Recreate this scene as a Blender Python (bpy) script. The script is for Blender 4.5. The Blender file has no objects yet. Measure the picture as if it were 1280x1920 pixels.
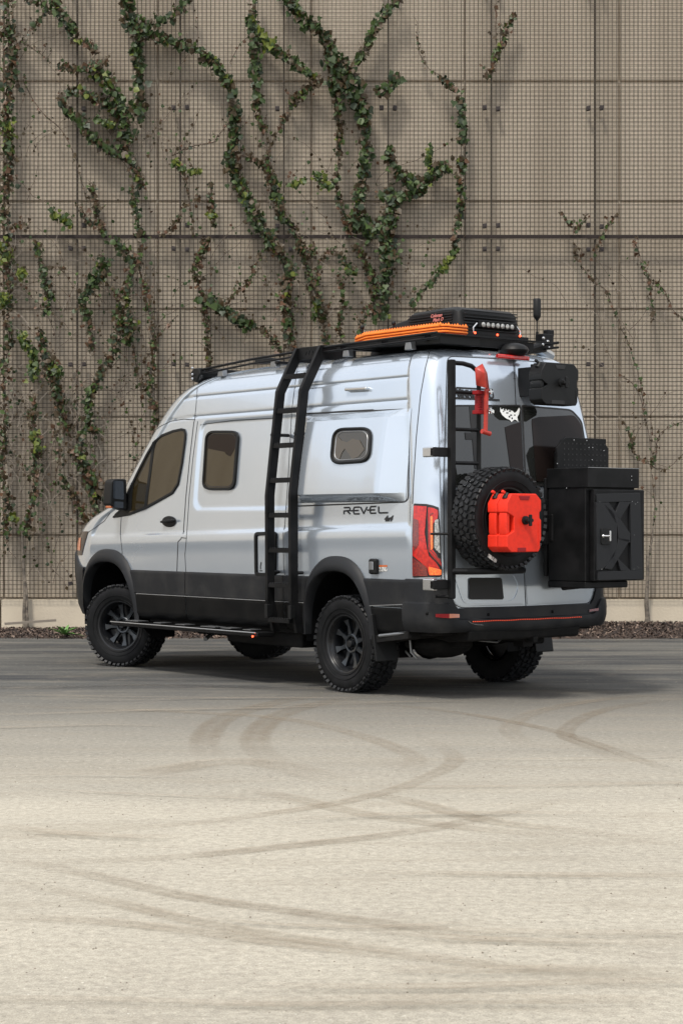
import bpy, bmesh, math, random
import numpy as np
from mathutils import Vector, Matrix, Euler
from mathutils.bvhtree import BVHTree
random.seed(7)
rnd = random.random
C = bpy.context.scene.collection
PI = math.pi

# ------------------------------------------------------------------ camera, sky, sun, exposure
FPX, HOR, CAMH = 3500.0, 981.3, 1.426           # focal length and horizon in photo pixels, camera height in metres
sc = bpy.context.scene
cam_d = bpy.data.cameras.new('camera'); cam = bpy.data.objects.new('camera', cam_d); C.objects.link(cam)
cam.location = (0, 0, CAMH); cam.rotation_euler = (PI/2, 0, 0)
cam_d.sensor_fit = 'VERTICAL'; cam_d.sensor_height = 36; cam_d.lens = FPX/1920*36
cam_d.shift_y = (HOR-960)/1920; cam_d.clip_start = .1; cam_d.clip_end = 800
sc.camera = cam
SUN_EL, SUN_AZ = math.radians(58), math.radians(205)     # azimuth the light comes from, clockwise from +Y
w = bpy.data.worlds.new('World'); sc.world = w; w.use_nodes = True
nt = w.node_tree; bg = nt.nodes['Background']; bg.inputs[1].default_value = .088
sky = nt.nodes.new('ShaderNodeTexSky'); sky.sky_type = 'NISHITA'; sky.sun_disc = False
sky.sun_elevation = SUN_EL; sky.sun_rotation = SUN_AZ; sky.air_density = 1.0; sky.dust_density = 3.5; sky.ozone_density = 1.0
hz = nt.nodes.new('ShaderNodeMixRGB'); hz.inputs[0].default_value = .72; hz.inputs[2].default_value = (6.9, 7.0, 7.15, 1)   # thin high cloud veil
nt.links.new(sky.outputs[0], hz.inputs[1]); nt.links.new(hz.outputs[0], bg.inputs[0])
sd = bpy.data.lights.new('sun', 'SUN'); sd.energy = 1.5; sd.angle = math.radians(10); sd.color = (1, .94, .85)
so = bpy.data.objects.new('sun', sd); C.objects.link(so)
sdir = Vector((math.sin(SUN_AZ)*math.cos(SUN_EL), math.cos(SUN_AZ)*math.cos(SUN_EL), math.sin(SUN_EL)))
so.rotation_euler = sdir.to_track_quat('Z', 'Y').to_euler()
sc.view_settings.view_transform = 'Standard'; sc.view_settings.look = 'None'
sc.view_settings.exposure = 1.16; sc.view_settings.gamma = 1; sc.view_settings.use_curve_mapping = False

# ------------------------------------------------------------------ materials
def mat(name, col, rough=.5, metal=0., coat=0., spec=.5, noise=None, bump=None, emit=None, trans=0.):
    m = bpy.data.materials.new(name); m.use_nodes = True; n = m.node_tree; b = n.nodes['Principled BSDF']
    b.inputs['Base Color'].default_value = (*col, 1); b.inputs['Roughness'].default_value = rough
    b.inputs['Metallic'].default_value = metal; b.inputs['Coat Weight'].default_value = coat
    b.inputs['Coat Roughness'].default_value = .04; b.inputs['Specular IOR Level'].default_value = spec
    b.inputs['Transmission Weight'].default_value = trans
    if emit: b.inputs['Emission Color'].default_value = (*emit[0], 1); b.inputs['Emission Strength'].default_value = emit[1]
    tc = n.nodes.new('ShaderNodeTexCoord')
    if noise:      # (scale, second colour, low, high, roughness variation)
        t = n.nodes.new('ShaderNodeTexNoise'); t.inputs['Scale'].default_value = noise[0]; t.inputs['Detail'].default_value = 6
        n.links.new(tc.outputs['Object'], t.inputs[0])
        r = n.nodes.new('ShaderNodeMapRange'); r.inputs[1].default_value = noise[2]; r.inputs[2].default_value = noise[3]
        n.links.new(t.outputs[0], r.inputs[0])
        x = n.nodes.new('ShaderNodeMixRGB'); x.inputs[1].default_value = (*col, 1); x.inputs[2].default_value = (*noise[1], 1)
        n.links.new(r.outputs[0], x.inputs[0]); n.links.new(x.outputs[0], b.inputs['Base Color'])
        if len(noise) > 4:
            q = n.nodes.new('ShaderNodeMapRange'); q.inputs[3].default_value = rough; q.inputs[4].default_value = noise[4]
            n.links.new(t.outputs[0], q.inputs[0]); n.links.new(q.outputs[0], b.inputs['Roughness'])
    if bump:
        t = n.nodes.new('ShaderNodeTexNoise'); t.inputs['Scale'].default_value = bump[0]; t.inputs['Detail'].default_value = 3
        n.links.new(tc.outputs['Object'], t.inputs[0])
        bp = n.nodes.new('ShaderNodeBump'); bp.inputs['Strength'].default_value = bump[1]; bp.inputs['Distance'].default_value = bump[2]
        n.links.new(t.outputs[0], bp.inputs['Height']); n.links.new(bp.outputs[0], b.inputs['Normal'])
    return m
M = dict(
    paint=mat('silver_paint', (.54, .60, .67), .21, .68, 1., noise=(1.3, (.50, .565, .64), .3, .7)),
    paint_dark=mat('seam_black', (.012, .012, .013), .6),
    clad=mat('grey_cladding', (.012, .013, .015), .46, spec=.2, noise=(4, (.030, .030, .030), .42, .75, .6), bump=(500, .15, .001)),
    clad_low=mat('black_gloss_cladding', (.004, .0043, .0047), .45, spec=.10, noise=(5, (.008, .008, .008), .4, .7, .45)),
    pale_edge=mat('pale_edge_strip', (.32, .33, .34), .25, .6),
    flare=mat('arch_flare', (.013, .014, .016), .55, spec=.25, bump=(600, .2, .001)),
    glass=mat('tinted_glass', (.022, .016, .006), .03, 0, .15, .75),
    rglass=mat('rear_glass', (.014, .015, .014), .03, 0, .3, .7),
    rdark=mat('dark_glass_patch', (.014, .010, .009), .12, 0, 0, .16),
    rubber=mat('rubber', (.006, .0065, .007), .62, spec=.16, noise=(9, (.012, .012, .0135), .4, .75), bump=(160, .25, .002)),
    tread=mat('tread_rubber', (.011, .012, .0135), .5, spec=.28, noise=(14, (.026, .026, .028), .45, .8)),
    rim=mat('black_wheel', (.008, .009, .011), .30, .2, .2),
    spoke=mat('wheel_face', (.022, .027, .033), .28, .5, .4),
    black=mat('black_powdercoat', (.0045, .0048, .0052), .42, spec=.16, bump=(900, .15, .0006), noise=(6, (.011, .011, .012), .4, .7, .5)),
    black2=mat('black_plastic', (.0075, .008, .0085), .48, spec=.22, bump=(300, .2, .001)),
    edge=mat('worn_edge', (.35, .36, .37), .35, .7),
    steel=mat('bright_steel', (.6, .61, .62), .22, 1.),
    alu=mat('cast_aluminium', (.26, .27, .28), .4, .9),
    red=mat('red_plastic', (.70, .026, .009), .5, spec=.3, noise=(30, (.60, .024, .010), .44, .72, .65), bump=(80, .1, .002)),
    redp=mat('red_enamel', (.40, .030, .018), .42, noise=(20, (.33, .026, .016), .45, .6)),
    redd=mat('dark_red_mount_and_shade', (.24, .009, .012), .5, spec=.25),  # real mounts, and the painted shade of recesses and board gaps
    orange=mat('orange_nylon', (.80, .20, .012), .45, noise=(7, (.72, .16, .010), .4, .7)),
    lensred=mat('red_lens', (.34, .003, .003), .10, 0, .6, noise=(40, (.60, .015, .006), .35, .7)),
    lensdark=mat('dark_red_lens', (.10, .008, .010), .12, 0, 1., noise=(90, (.22, .02, .012), .4, .65)),
    lensor=mat('orange_lens', (.85, .10, .015), .12, 0, 1., noise=(120, (.95, .22, .03), .4, .6)),
    lenswh=mat('clear_lens', (.42, .42, .40), .12, .2, 1., noise=(70, (.20, .20, .19), .4, .6)),
    amber=mat('amber_lens', (.50, .12, .03), .15, 0, 1.),
    led=mat('red_marker_light', (.8, .05, .02), .3, emit=((1, .08, .03), 2.2)),
    ledor=mat('glowing_strip', (.8, .10, .03), .3, emit=((1, .14, .06), .3)),
    white=mat('white_print', (.78, .80, .80), .5),
    pink=mat('pink_print', (.42, .16, .15), .6),
    label=mat('paper_label', (.55, .55, .53), .6, noise=(90, (.15, .15, .15), .5, .55)),
    plate=mat('plate_blank', (.017, .017, .017), .75),
    mirror=mat('mirror_glass', (.10, .12, .15), .04, .7),
    under=mat('underbody', (.006, .006, .006), .8, spec=.2, noise=(12, (.014, .013, .012), .5, .8)),
    wire=mat('galvanised_wire_weathered', (.042, .032, .022), .7, .2, noise=(2, (.062, .05, .036), .4, .7)),
    rail=mat('rusty_rail', (.022, .016, .015), .7, spec=.2),
    clip=mat('clip_dark', (.028, .021, .020), .7),
    stem=mat('vine_stem', (.085, .062, .045), .85, noise=(6, (.14, .11, .08), .4, .7)),
    dry=mat('dry_twig', (.22, .19, .155), .85),
    trunk=mat('vine_bark', (.17, .145, .115), .9, noise=(20, (.07, .06, .05), .4, .65), bump=(60, .6, .01)),
    bark=mat('mulch', (.035, .024, .019), .95, noise=(25, (.075, .05, .038), .45, .65), bump=(60, .8, .03)),
    chip=mat('wood_chip', (.085, .058, .045), .9), chip2=mat('wood_chip_pale', (.19, .14, .11), .9), chip3=mat('wood_chip_dark', (.030, .022, .019), .9),
    grit=mat('grit', (.16, .14, .11), .9),
    headdark=mat('dark_headlamp_lens', (.035, .026, .024), .15, 0, .2, .3),
    rbrown=mat('brown_reflection_patch', (.05, .036, .018), .05, 0, .4, .5),
    weed=mat('weed_leaf', (.09, .20, .045), .5),
)
def leafmat(n, c, c2):
    k = Vector((.82, .66, .46)); m = mat(n, tuple(a*b_ for a, b_ in zip(c, k)), .5, spec=.3, noise=(7, tuple(a*b_ for a, b_ in zip(c2, k)), .35, .7)); return m
LEAF = [leafmat('leaf_deep_green', (.028, .060, .030), (.040, .085, .034)), leafmat('leaf_mid_green', (.050, .105, .030), (.035, .075, .028)),
        leafmat('leaf_fresh_green', (.12, .18, .032), (.085, .14, .03)), leafmat('leaf_brown', (.060, .046, .030), (.045, .045, .028)),
        leafmat('leaf_russet', (.10, .058, .040), (.07, .048, .034)), leafmat('leaf_blue_green', (.030, .055, .042), (.022, .045, .03))]

# ------------------------------------------------------------------ mesh helpers
class MB:
    def __init__(s): s.v = []; s.f = []; s.m = []
    def add(s, vs, fs, mi=0):
        o = len(s.v); s.v += [tuple(p) for p in vs]; s.f += [tuple(i+o for i in f) for f in fs]; s.m += [mi]*len(fs)
        return s
    def box(s, c, d, R=None, mi=0):
        c = Vector(c); hx, hy, hz_ = d[0]/2, d[1]/2, d[2]/2
        P = [Vector((x, y, z)) for z in (-hz_, hz_) for y in (-hy, hy) for x in (-hx, hx)]
        if R: P = [R @ p for p in P]
        return s.add([c+p for p in P], [(0, 2, 3, 1), (4, 5, 7, 6), (0, 1, 5, 4), (2, 6, 7, 3), (0, 4, 6, 2), (1, 3, 7, 5)], mi)
    def box2(s, a, b, mi=0):
        return s.box([(a[i]+b[i])/2 for i in range(3)], [abs(b[i]-a[i]) for i in range(3)], None, mi)
    def bar(s, a, b, w_, h_, up=(0, 0, 1), mi=0):
        a = Vector(a); b = Vector(b); z = (b-a); L = z.length; z.normalize(); x = Vector(up).cross(z)
        if x.length < 1e-4: x = Vector((1, 0, 0)).cross(z)
        x.normalize(); y = z.cross(x); R = Matrix((x, y, z)).transposed()
        return s.box((a+b)/2, (w_, h_, L), R, mi)
    def tube(s, pts, r, n=8, mi=0, closed=False, taper=None):
        pts = [Vector(p) for p in pts]; N = len(pts); rings = []; up = None
        for i, p in enumerate(pts):
            a = pts[(i-1) % N] if (closed or i > 0) else p; b = pts[(i+1) % N] if (closed or i < N-1) else p
            t = (b-a).normalized()
            if up is None:
                up = Vector((0, 0, 1)) if abs(t.z) < .9 else Vector((1, 0, 0))
            x = t.cross(up)
            if x.length < 1e-5: x = t.orthogonal()
            x.normalize(); up = x.cross(t).normalized()
            rr = r if taper is None else r*(1+(taper-1)*i/max(1, N-1))
            rings.append([p+rr*(math.cos(2*PI*k/n)*x+math.sin(2*PI*k/n)*up) for k in range(n)])
        vs = [q for R_ in rings for q in R_]; fs = []
        for i in range(N if closed else N-1):
            j = (i+1) % N
            for k in range(n): fs.append((i*n+k, i*n+(k+1) % n, j*n+(k+1) % n, j*n+k))
        if not closed: fs += [tuple(range(n-1, -1, -1)), tuple((N-1)*n+k for k in range(n))]
        return s.add(vs, fs, mi)
    def lathe(s, prof, n=64, mi=0):          # prof: (r, y), axis = y
        vs = []; fs = []; K = len(prof)
        for i in range(n):
            a = 2*PI*i/n
            vs += [(r*math.cos(a), y, r*math.sin(a)) for r, y in prof]
        for i in range(n):
            j = (i+1) % n
            for k in range(K-1): fs.append((i*K+k, i*K+k+1, j*K+k+1, j*K+k))
        return s.add(vs, fs, mi)
    def prism(s, poly, ax, a, b, mi=0):      # poly in the two other axes, extruded along ax (0,1,2) from a to b
        o = [i for i in range(3) if i != ax]; n = len(poly); vs = []
        for t in (a, b):
            for p in poly:
                q = [0, 0, 0]; q[ax] = t; q[o[0]] = p[0]; q[o[1]] = p[1]; vs.append(q)
        return s.add(vs, [tuple(range(n)), tuple(range(2*n-1, n-1, -1))]+[(i, i+n, (i+1) % n+n, (i+1) % n) for i in range(n)], mi)
    def grid(s, rows, mi=0, wrap=False):
        n = len(rows[0]); vs = [p for r in rows for p in r]; fs = []
        for i in range(len(rows)-1):
            for k in range(n if wrap else n-1): fs.append((i*n+k, i*n+(k+1) % n, (i+1)*n+(k+1) % n, (i+1)*n+k))
        return s.add(vs, fs, mi)
    def sphere(s, c, r, n=10, mi=0, sc_=(1, 1, 1)):
        rows = []
        for i in range(n//2+1):
            t = PI*i/(n//2)
            rows.append([(c[0]+sc_[0]*r*math.sin(t)*math.cos(2*PI*k/n), c[1]+sc_[1]*r*math.sin(t)*math.sin(2*PI*k/n), c[2]+sc_[2]*r*math.cos(t)) for k in range(n)])
        return s.grid(rows, mi, True)
    def build(s, name, mats, parent=None, bevel=0, smooth=35, loc=None, normals=True, org=None):
        me = bpy.data.meshes.new(name)
        vs = s.v if org is None else [(p[0]-org[0], p[1]-org[1], p[2]-org[2]) for p in s.v]
        me.from_pydata(vs, [], s.f)
        for m in (mats if isinstance(mats, (list, tuple)) else [mats]): me.materials.append(m)
        if any(s.m): me.polygons.foreach_set('material_index', s.m)
        if normals:
            bm = bmesh.new(); bm.from_mesh(me); bmesh.ops.recalc_face_normals(bm, faces=bm.faces); bm.to_mesh(me); bm.free()
        me.update()
        if smooth: me.shade_smooth(); me.set_sharp_from_angle(angle=math.radians(smooth))
        o = bpy.data.objects.new(name, me); C.objects.link(o)
        if parent: o.parent = parent
        if loc: o.location = loc
        if bevel:
            b = o.modifiers.new('bevel', 'BEVEL'); b.width = bevel; b.segments = 2; b.limit_method = 'ANGLE'; b.angle_limit = math.radians(40)
            b.harden_normals = True
        return o
def tag(o, label=None, cat=None, group=None, kind=None):
    if label: o['label'] = label
    if cat: o['category'] = cat
    if group: o['group'] = group
    if kind: o['kind'] = kind
    return o
def empty(name, loc=(0, 0, 0), rz=0):
    o = bpy.data.objects.new(name, None); C.objects.link(o); o.location = loc; o.rotation_euler = (0, 0, rz); return o
def sstep(x): x = np.clip(x, 0, 1); return x*x*(3-2*x)

# pixel of the photograph -> point on a world plane
def gpt(px, py, z=0.): Y = FPX*(CAMH-z)/(py-HOR); return Vector(((px-640)/FPX*Y, Y, z))
WALLY = 24.7
def wpt(px, py, Y=WALLY): return Vector(((px-640)/FPX*Y, Y, CAMH-(py-HOR)*Y/FPX))

# ------------------------------------------------------------------ van frame (x = forward, y = van's left, z up)
PHI, VX, VY = .671, .786, 16.335
VROT = PI/2+PHI
VM = Matrix.Translation((VX, VY, 0)) @ Matrix.Rotation(VROT, 4, 'Z'); VI = VM.inverted()
CAML = VI @ Vector((0, 0, CAMH))
def ray(px, py):
    d = Vector(((px-640)/FPX, 1, -(py-HOR)/FPX)); return (VI.to_3x3() @ d).normalized()
def on_u(px, py, u): d = ray(px, py); return CAML+d*((u-CAML.x)/d.x)
def on_v(px, py, v): d = ray(px, py); return CAML+d*((v-CAML.y)/d.y)
def on_z(px, py, z): d = ray(px, py); return CAML+d*((z-CAML.z)/d.z)
def thing(name, label, cat, p=(0, 0, 0), group=None):
    o = empty(name, VM @ Vector(p), VROT); return tag(o, label, cat, group)

# ------------------------------------------------------------------ ground
def ground_material():
    m = bpy.data.materials.new('worn_asphalt'); m.use_nodes = True; n = m.node_tree; L = n.links; b = n.nodes['Principled BSDF']
    tc = n.nodes.new('ShaderNodeTexCoord'); P = tc.outputs['Object']
    def noise(s, d=4, r=.55, vec=P):
        t = n.nodes.new('ShaderNodeTexNoise'); t.inputs['Scale'].default_value = s; t.inputs['Detail'].default_value = d; t.inputs['Roughness'].default_value = r
        L.new(vec, t.inputs[0]); return t.outputs[0]
    def rng(i, a, b_, c=0., d=1.):
        t = n.nodes.new('ShaderNodeMapRange'); t.inputs[1].default_value = a; t.inputs[2].default_value = b_; t.inputs[3].default_value = c; t.inputs[4].default_value = d
        L.new(i, t.inputs[0]); return t.outputs[0]
    def mix(f, a, c, mode='MIX'):
        t = n.nodes.new('ShaderNodeMixRGB'); t.blend_type = mode
        for k, v in ((0, f), (1, a), (2, c)):
            if isinstance(v, (int, float)): t.inputs[k].default_value = v
            elif isinstance(v, tuple): t.inputs[k].default_value = (*v, 1)
            else: L.new(v, t.inputs[k])
        return t.outputs[0]
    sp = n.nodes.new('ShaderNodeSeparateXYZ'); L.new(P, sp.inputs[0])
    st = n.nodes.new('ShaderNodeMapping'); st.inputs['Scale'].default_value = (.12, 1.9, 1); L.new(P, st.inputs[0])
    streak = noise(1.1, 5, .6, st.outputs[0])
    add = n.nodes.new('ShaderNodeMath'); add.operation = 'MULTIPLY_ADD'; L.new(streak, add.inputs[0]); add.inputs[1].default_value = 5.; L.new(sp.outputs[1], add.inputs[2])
    far = rng(add.outputs[0], 11.5, 19.0)                       # older pale surface in front, newer dark lane by the wall, van shade painted in
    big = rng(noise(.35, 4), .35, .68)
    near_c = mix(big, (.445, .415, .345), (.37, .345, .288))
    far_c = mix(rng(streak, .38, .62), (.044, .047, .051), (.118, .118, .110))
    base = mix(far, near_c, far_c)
    fine = rng(noise(170, 2, .7), .34, .66)
    base = mix(.55, base, mix(fine, (.62, .62, .62), (1.25, 1.23, 1.20)), 'MULTIPLY')
    vo = n.nodes.new('ShaderNodeTexVoronoi'); vo.inputs['Scale'].default_value = 95; L.new(P, vo.inputs[0])
    peb = rng(vo.outputs['Distance'], .0, .5, 1.14, .86)
    base = mix(.6, base, peb, 'MULTIPLY')
    gr1 = rng(noise(26, 9, .82), .38, .62, .66, 1.28)
    base = mix(.75, base, gr1, 'MULTIPLY')
    spw = rng(noise(48, 2, .5), .70, .76)
    base = mix(spw, base, (.62, .60, .52))
    stm = n.nodes.new('ShaderNodeMapping'); stm.inputs['Scale'].default_value = (.5, 2.6, 1); stm.inputs['Rotation'].default_value = (0, 0, .12); L.new(P, stm.inputs[0])
    stn = rng(noise(1.6, 7, .68, stm.outputs[0]), .50, .72, 0, .42)
    base = mix(stn, base, (.245, .215, .165))
    spk = rng(noise(60, 2), .66, .74)
    base = mix(spk, base, (.17, .14, .115))
    st2 = rng(noise(2.3, 6, .65), .56, .75, 0, .35)
    base = mix(st2, base, (.23, .20, .165))
    L.new(base, b.inputs['Base Color'])
    b.inputs['Roughness'].default_value = .9; b.inputs['Specular IOR Level'].default_value = .3
    bp = n.nodes.new('ShaderNodeBump'); bp.inputs['Strength'].default_value = .8; bp.inputs['Distance'].default_value = .006
    L.new(noise(70, 6, .8), bp.inputs['Height']); L.new(bp.outputs[0], b.inputs['Normal'])
    return m
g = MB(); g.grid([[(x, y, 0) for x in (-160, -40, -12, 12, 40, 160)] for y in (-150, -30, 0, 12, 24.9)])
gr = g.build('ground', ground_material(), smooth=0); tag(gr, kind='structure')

def mark_material(name, col, amt):
    m = bpy.data.materials.new(name); m.use_nodes = True; n = m.node_tree; L = n.links; b = n.nodes['Principled BSDF']
    b.inputs['Base Color'].default_value = (*col, 1); b.inputs['Roughness'].default_value = .85
    tr = n.nodes.new('ShaderNodeBsdfTransparent'); mx = n.nodes.new('ShaderNodeMixShader'); out = n.nodes['Material Output']
    at = n.nodes.new('ShaderNodeAttribute'); at.attribute_name = 'wear'
    tc = n.nodes.new('ShaderNodeTexCoord'); t = n.nodes.new('ShaderNodeTexNoise'); t.inputs['Scale'].default_value = 5; t.inputs['Detail'].default_value = 9; t.inputs['Roughness'].default_value = .75
    L.new(tc.outputs['Object'], t.inputs[0])
    r = n.nodes.new('ShaderNodeMapRange'); r.inputs[1].default_value = .30; r.inputs[2].default_value = .60; r.inputs[3].default_value = .25; L.new(t.outputs[0], r.inputs[0])
    a = n.nodes.new('ShaderNodeMath'); a.operation = 'MULTIPLY'; L.new(r.outputs[0], a.inputs[0]); L.new(at.outputs['Fac'], a.inputs[1])
    c = n.nodes.new('ShaderNodeMath'); c.operation = 'MULTIPLY'; L.new(a.outputs[0], c.inputs[0]); c.inputs[1].default_value = amt
    L.new(c.outputs[0], mx.inputs[0]); L.new(tr.outputs[0], mx.inputs[1]); L.new(b.outputs[0], mx.inputs[2]); L.new(mx.outputs[0], out.inputs[0])
    return m
MK = [mark_material('tyre_rubber_smear', (.22, .175, .12), .42), mark_material('tyre_rubber_faint', (.28, .23, .165), .36), mark_material('tyre_rubber_dark', (.05, .05, .052), .34)]
def spline(P, k=8):
    out = []
    for i in range(len(P)-1):
        p0 = P[max(i-1, 0)]; p1 = P[i]; p2 = P[i+1]; p3 = P[min(i+2, len(P)-1)]
        for j in range(k):
            t = j/k
            out.append(tuple(.5*(2*b+(c-a)*t+(2*a-5*b+4*c-d)*t*t+(-a+3*b-3*c+d)*t**3) for a, b, c, d in zip(p0, p1, p2, p3)))
    out.append(P[-1]); return out
def mark(pts, width, mi, zi):
    P = [gpt(x, y) for x, y in spline(pts, 10)]; rows = []; at = []
    N = len(P)
    for i, p in enumerate(P):
        t = (P[min(i+1, N-1)]-P[max(i-1, 0)]).normalized(); s = Vector((-t.y, t.x, 0))
        e = min(1, i/(N*.3), (N-1-i)/(N*.35))*(.85+.15*math.sin(i*.21+zi)); e = max(e, 0)
        for k, a in ((-.52, 0), (-.40, .75), (-.22, 1), (0, .6), (.22, 1), (.40, .75), (.52, 0)):
            rows.append(p+s*k*width+Vector((0, 0, .003+zi*.0003))); at.append(a*e)
    b = MB(); b.add(rows, [(i*7+k, i*7+k+1, i*7+k+8, i*7+k+7) for i in range(N-1) for k in range(6)])
    o = b.build('tyre_mark', MK[mi], gr, smooth=0)
    A = o.data.attributes.new('wear', 'FLOAT', 'POINT'); A.data.foreach_set('value', at)
marks = [([(640, 1297), (540, 1313), (470, 1330), (415, 1350), (388, 1378), (384, 1400), (400, 1428)], .22, 0),
 ([(710, 1303), (610, 1317), (540, 1335), (500, 1355), (478, 1385), (488, 1410), (520, 1434)], .22, 0),
 ([(640, 1318), (760, 1325), (880, 1340), (980, 1358), (1060, 1377), (1130, 1400), (1210, 1430), (1300, 1455)], .12, 0),
 ([(-20, 1322), (150, 1329), (330, 1335), (520, 1347), (640, 1370), (740, 1402), (780, 1428), (740, 1460)], .16, 1),
 ([(770, 1375), (835, 1405), (850, 1430), (800, 1458), (730, 1484), (600, 1512), (400, 1540), (150, 1562), (-20, 1574)], .13, 1),
 ([(1300, 1300), (1160, 1309), (1050, 1325), (980, 1345), (955, 1370), (990, 1402)], .16, 1),
 ([(1300, 1308), (1150, 1328), (1080, 1353), (1060, 1380), (1110, 1402), (1180, 1434)], .14, 0),
 ([(460, 1478), (560, 1500), (700, 1530), (900, 1556), (1100, 1572)], .16, 1),
 ([(1070, 1498), (900, 1535), (760, 1562), (500, 1592), (300, 1610), (-20, 1622)], .14, 0),
 ([(-20, 1607), (150, 1637), (350, 1682), (560, 1712), (900, 1757), (1300, 1805)], .12, 0),
 ([(-20, 1648), (200, 1690), (420, 1740), (800, 1795), (1300, 1868)], .11, 1),
 ([(600, 1472), (760, 1502), (920, 1541), (1100, 1562), (1300, 1590)], .16, 1),
 ([(-20, 1720), (250, 1735), (700, 1790), (1300, 1840)], .12, 1),
 ([(-20, 1213), (500, 1216), (1300, 1222)], .5, 2), ([(-20, 1228), (400, 1232), (900, 1236), (1300, 1228)], .4, 2),
 ([(-20, 1262), (420, 1270), (900, 1290), (1300, 1300)], .35, 2), ([(-20, 1290), (300, 1284), (760, 1300), (1300, 1306)], .3, 2),
 ([(-20, 1246), (500, 1243), (1300, 1252)], .4, 2), ([(1300, 1200), (900, 1206), (-20, 1203)], .35, 2),
 ([(240, 1455), (330, 1442), (420, 1430), (520, 1436), (640, 1470)], .3, 1)]
for k in range(30):
    y = random.choice((random.uniform(1204, 1320), random.uniform(1310, 1480), random.uniform(1480, 1900))); x = random.uniform(-200, 900); L_ = random.uniform(400, 1100); q = (y-1100)/500
    dy = random.uniform(-26, 26)*q; marks.append(([(x, y), (x+L_*.35, y+dy*.8+random.uniform(-5, 5)*q), (x+L_*.7, y+dy*1.3), (x+L_, y+dy*random.uniform(.6, 2))], random.uniform(.035, .13), 2 if y < 1300 else random.choice((0, 1))))
for i, (p, wd, mi) in enumerate(marks): mark(p, wd, mi, i)

# ------------------------------------------------------------------ mulch bed
def MH(x): return .035+.075*float(sstep(np.array((x-.5)/3)))
b = MB(); xs = np.arange(-26, 24, .12); ys = np.linspace(23.0, 24.72, 12); rows = []
for j, y in enumerate(ys):
    t = j/11
    rows.append([(x, y+(.10*math.sin(x*1.7)+.06*random.random() if j == 0 else 0), -.01+MH(x)*math.sin(min(t*1.5, 1)*PI/2)+(.03*(rnd()-.4) if j else 0)) for x in xs])
b.grid(rows); mb_ = b.build('mulch_bed', M['bark'], smooth=60); tag(mb_, kind='structure')
b = MB()
for i in range(15000):
    x = random.uniform(-6.2, 6); t = rnd()**.8; y = 22.9+t*1.75; z = .005+MH(x)*math.sin(min((y-23)/1.72*1.5, 1)*PI/2) if y > 23.02 else .012
    if y < 23 and rnd() < .8: continue
    L_, W_ = random.uniform(.02, .07), random.uniform(.008, .022)
    R = Euler((random.uniform(-.8, .8), random.uniform(-.8, .8), rnd()*6.3)).to_matrix()
    b.add([Vector((x, y, z+.02*rnd()))+R @ Vector(q) for q in ((-L_/2, -W_/2, 0), (L_/2, -W_/2*.6, 0), (L_/2, W_/2, .004), (-L_/2, W_/2*.7, .003))], [(0, 1, 2, 3)], random.choice((0, 0, 1, 2, 2)))
tag(b.build('wood_chips', [M['chip'], M['chip2'], M['chip3']], smooth=0, normals=False), 'dark brown wood chips scattered over the planting strip', 'mulch', kind='stuff')

# ------------------------------------------------------------------ wall
def wall_material():
    m = mat('tan_concrete', (.575, .50, .40), .9, noise=(.5, (.53, .455, .36), .35, .7), bump=(45, .35, .006))
    n = m.node_tree; L = n.links; bs = n.nodes['Principled BSDF']; src = bs.inputs['Base Color'].links[0].from_socket
    tc = n.nodes.new('ShaderNodeTexCoord'); mp = n.nodes.new('ShaderNodeMapping'); mp.inputs['Scale'].default_value = (1.6, 1, .12); L.new(tc.outputs['Object'], mp.inputs[0])
    t = n.nodes.new('ShaderNodeTexNoise'); t.inputs['Scale'].default_value = 1.5; t.inputs['Detail'].default_value = 7; L.new(mp.outputs[0], t.inputs[0])
    r = n.nodes.new('ShaderNodeMapRange'); r.inputs[1].default_value = .42; r.inputs[2].default_value = .78; r.inputs[4].default_value = .72; L.new(t.outputs[0], r.inputs[0])
    x = n.nodes.new('ShaderNodeMixRGB'); L.new(r.outputs[0], x.inputs[0]); L.new(src, x.inputs[1]); x.inputs[2].default_value = (.34, .285, .215, 1)
    t2 = n.nodes.new('ShaderNodeTexNoise'); t2.inputs['Scale'].default_value = 30; t2.inputs['Detail'].default_value = 4; L.new(tc.outputs['Object'], t2.inputs[0])
    y = n.nodes.new('ShaderNodeMixRGB'); y.blend_type = 'MULTIPLY'; y.inputs[0].default_value = .35; L.new(x.outputs[0], y.inputs[1])
    r2 = n.nodes.new('ShaderNodeMapRange'); r2.inputs[1].default_value = .3; r2.inputs[2].default_value = .7; r2.inputs[3].default_value = .6; r2.inputs[4].default_value = 1.3; L.new(t2.outputs[0], r2.inputs[0])
    L.new(r2.outputs[0], y.inputs[2]); L.new(y.outputs[0], bs.inputs['Base Color']); return m
WM = wall_material()
WB = mat('base_concrete', (.50, .44, .345), .9, noise=(1.2, (.41, .36, .285), .35, .7), bump=(30, .4, .008))
PXM = FPX/WALLY
wall = empty('concrete_wall', (0, WALLY, 0)); tag(wall, 'tan concrete panel wall filling the background behind the camper van', 'wall')
zr = [CAMH-(y-HOR)/PXM for y in (1122, 1004, 782, 580, 378, 153, -80)]      # reveal heights
xr = [(x-640)/PXM for x in (-1600, -1000, -560, -280, 8, 296, 584, 871, 1160, 1450, 1740, 2300, 3000)]
core = MB(); core.box2((xr[0]-50, .05, -.2), (xr[-1]+4, .5, zr[-1])); core.build('wall_core', WM, wall, smooth=0)
for i in range(len(zr)-1):
    for j in range(len(xr)-1):
        p = MB(); p.box2((xr[j]+.012, 0, zr[i]+.014), (xr[j+1]-.012, .06, zr[i+1]-.014)); p.build('wall_panel', WM, wall, bevel=.01, smooth=0)
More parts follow.
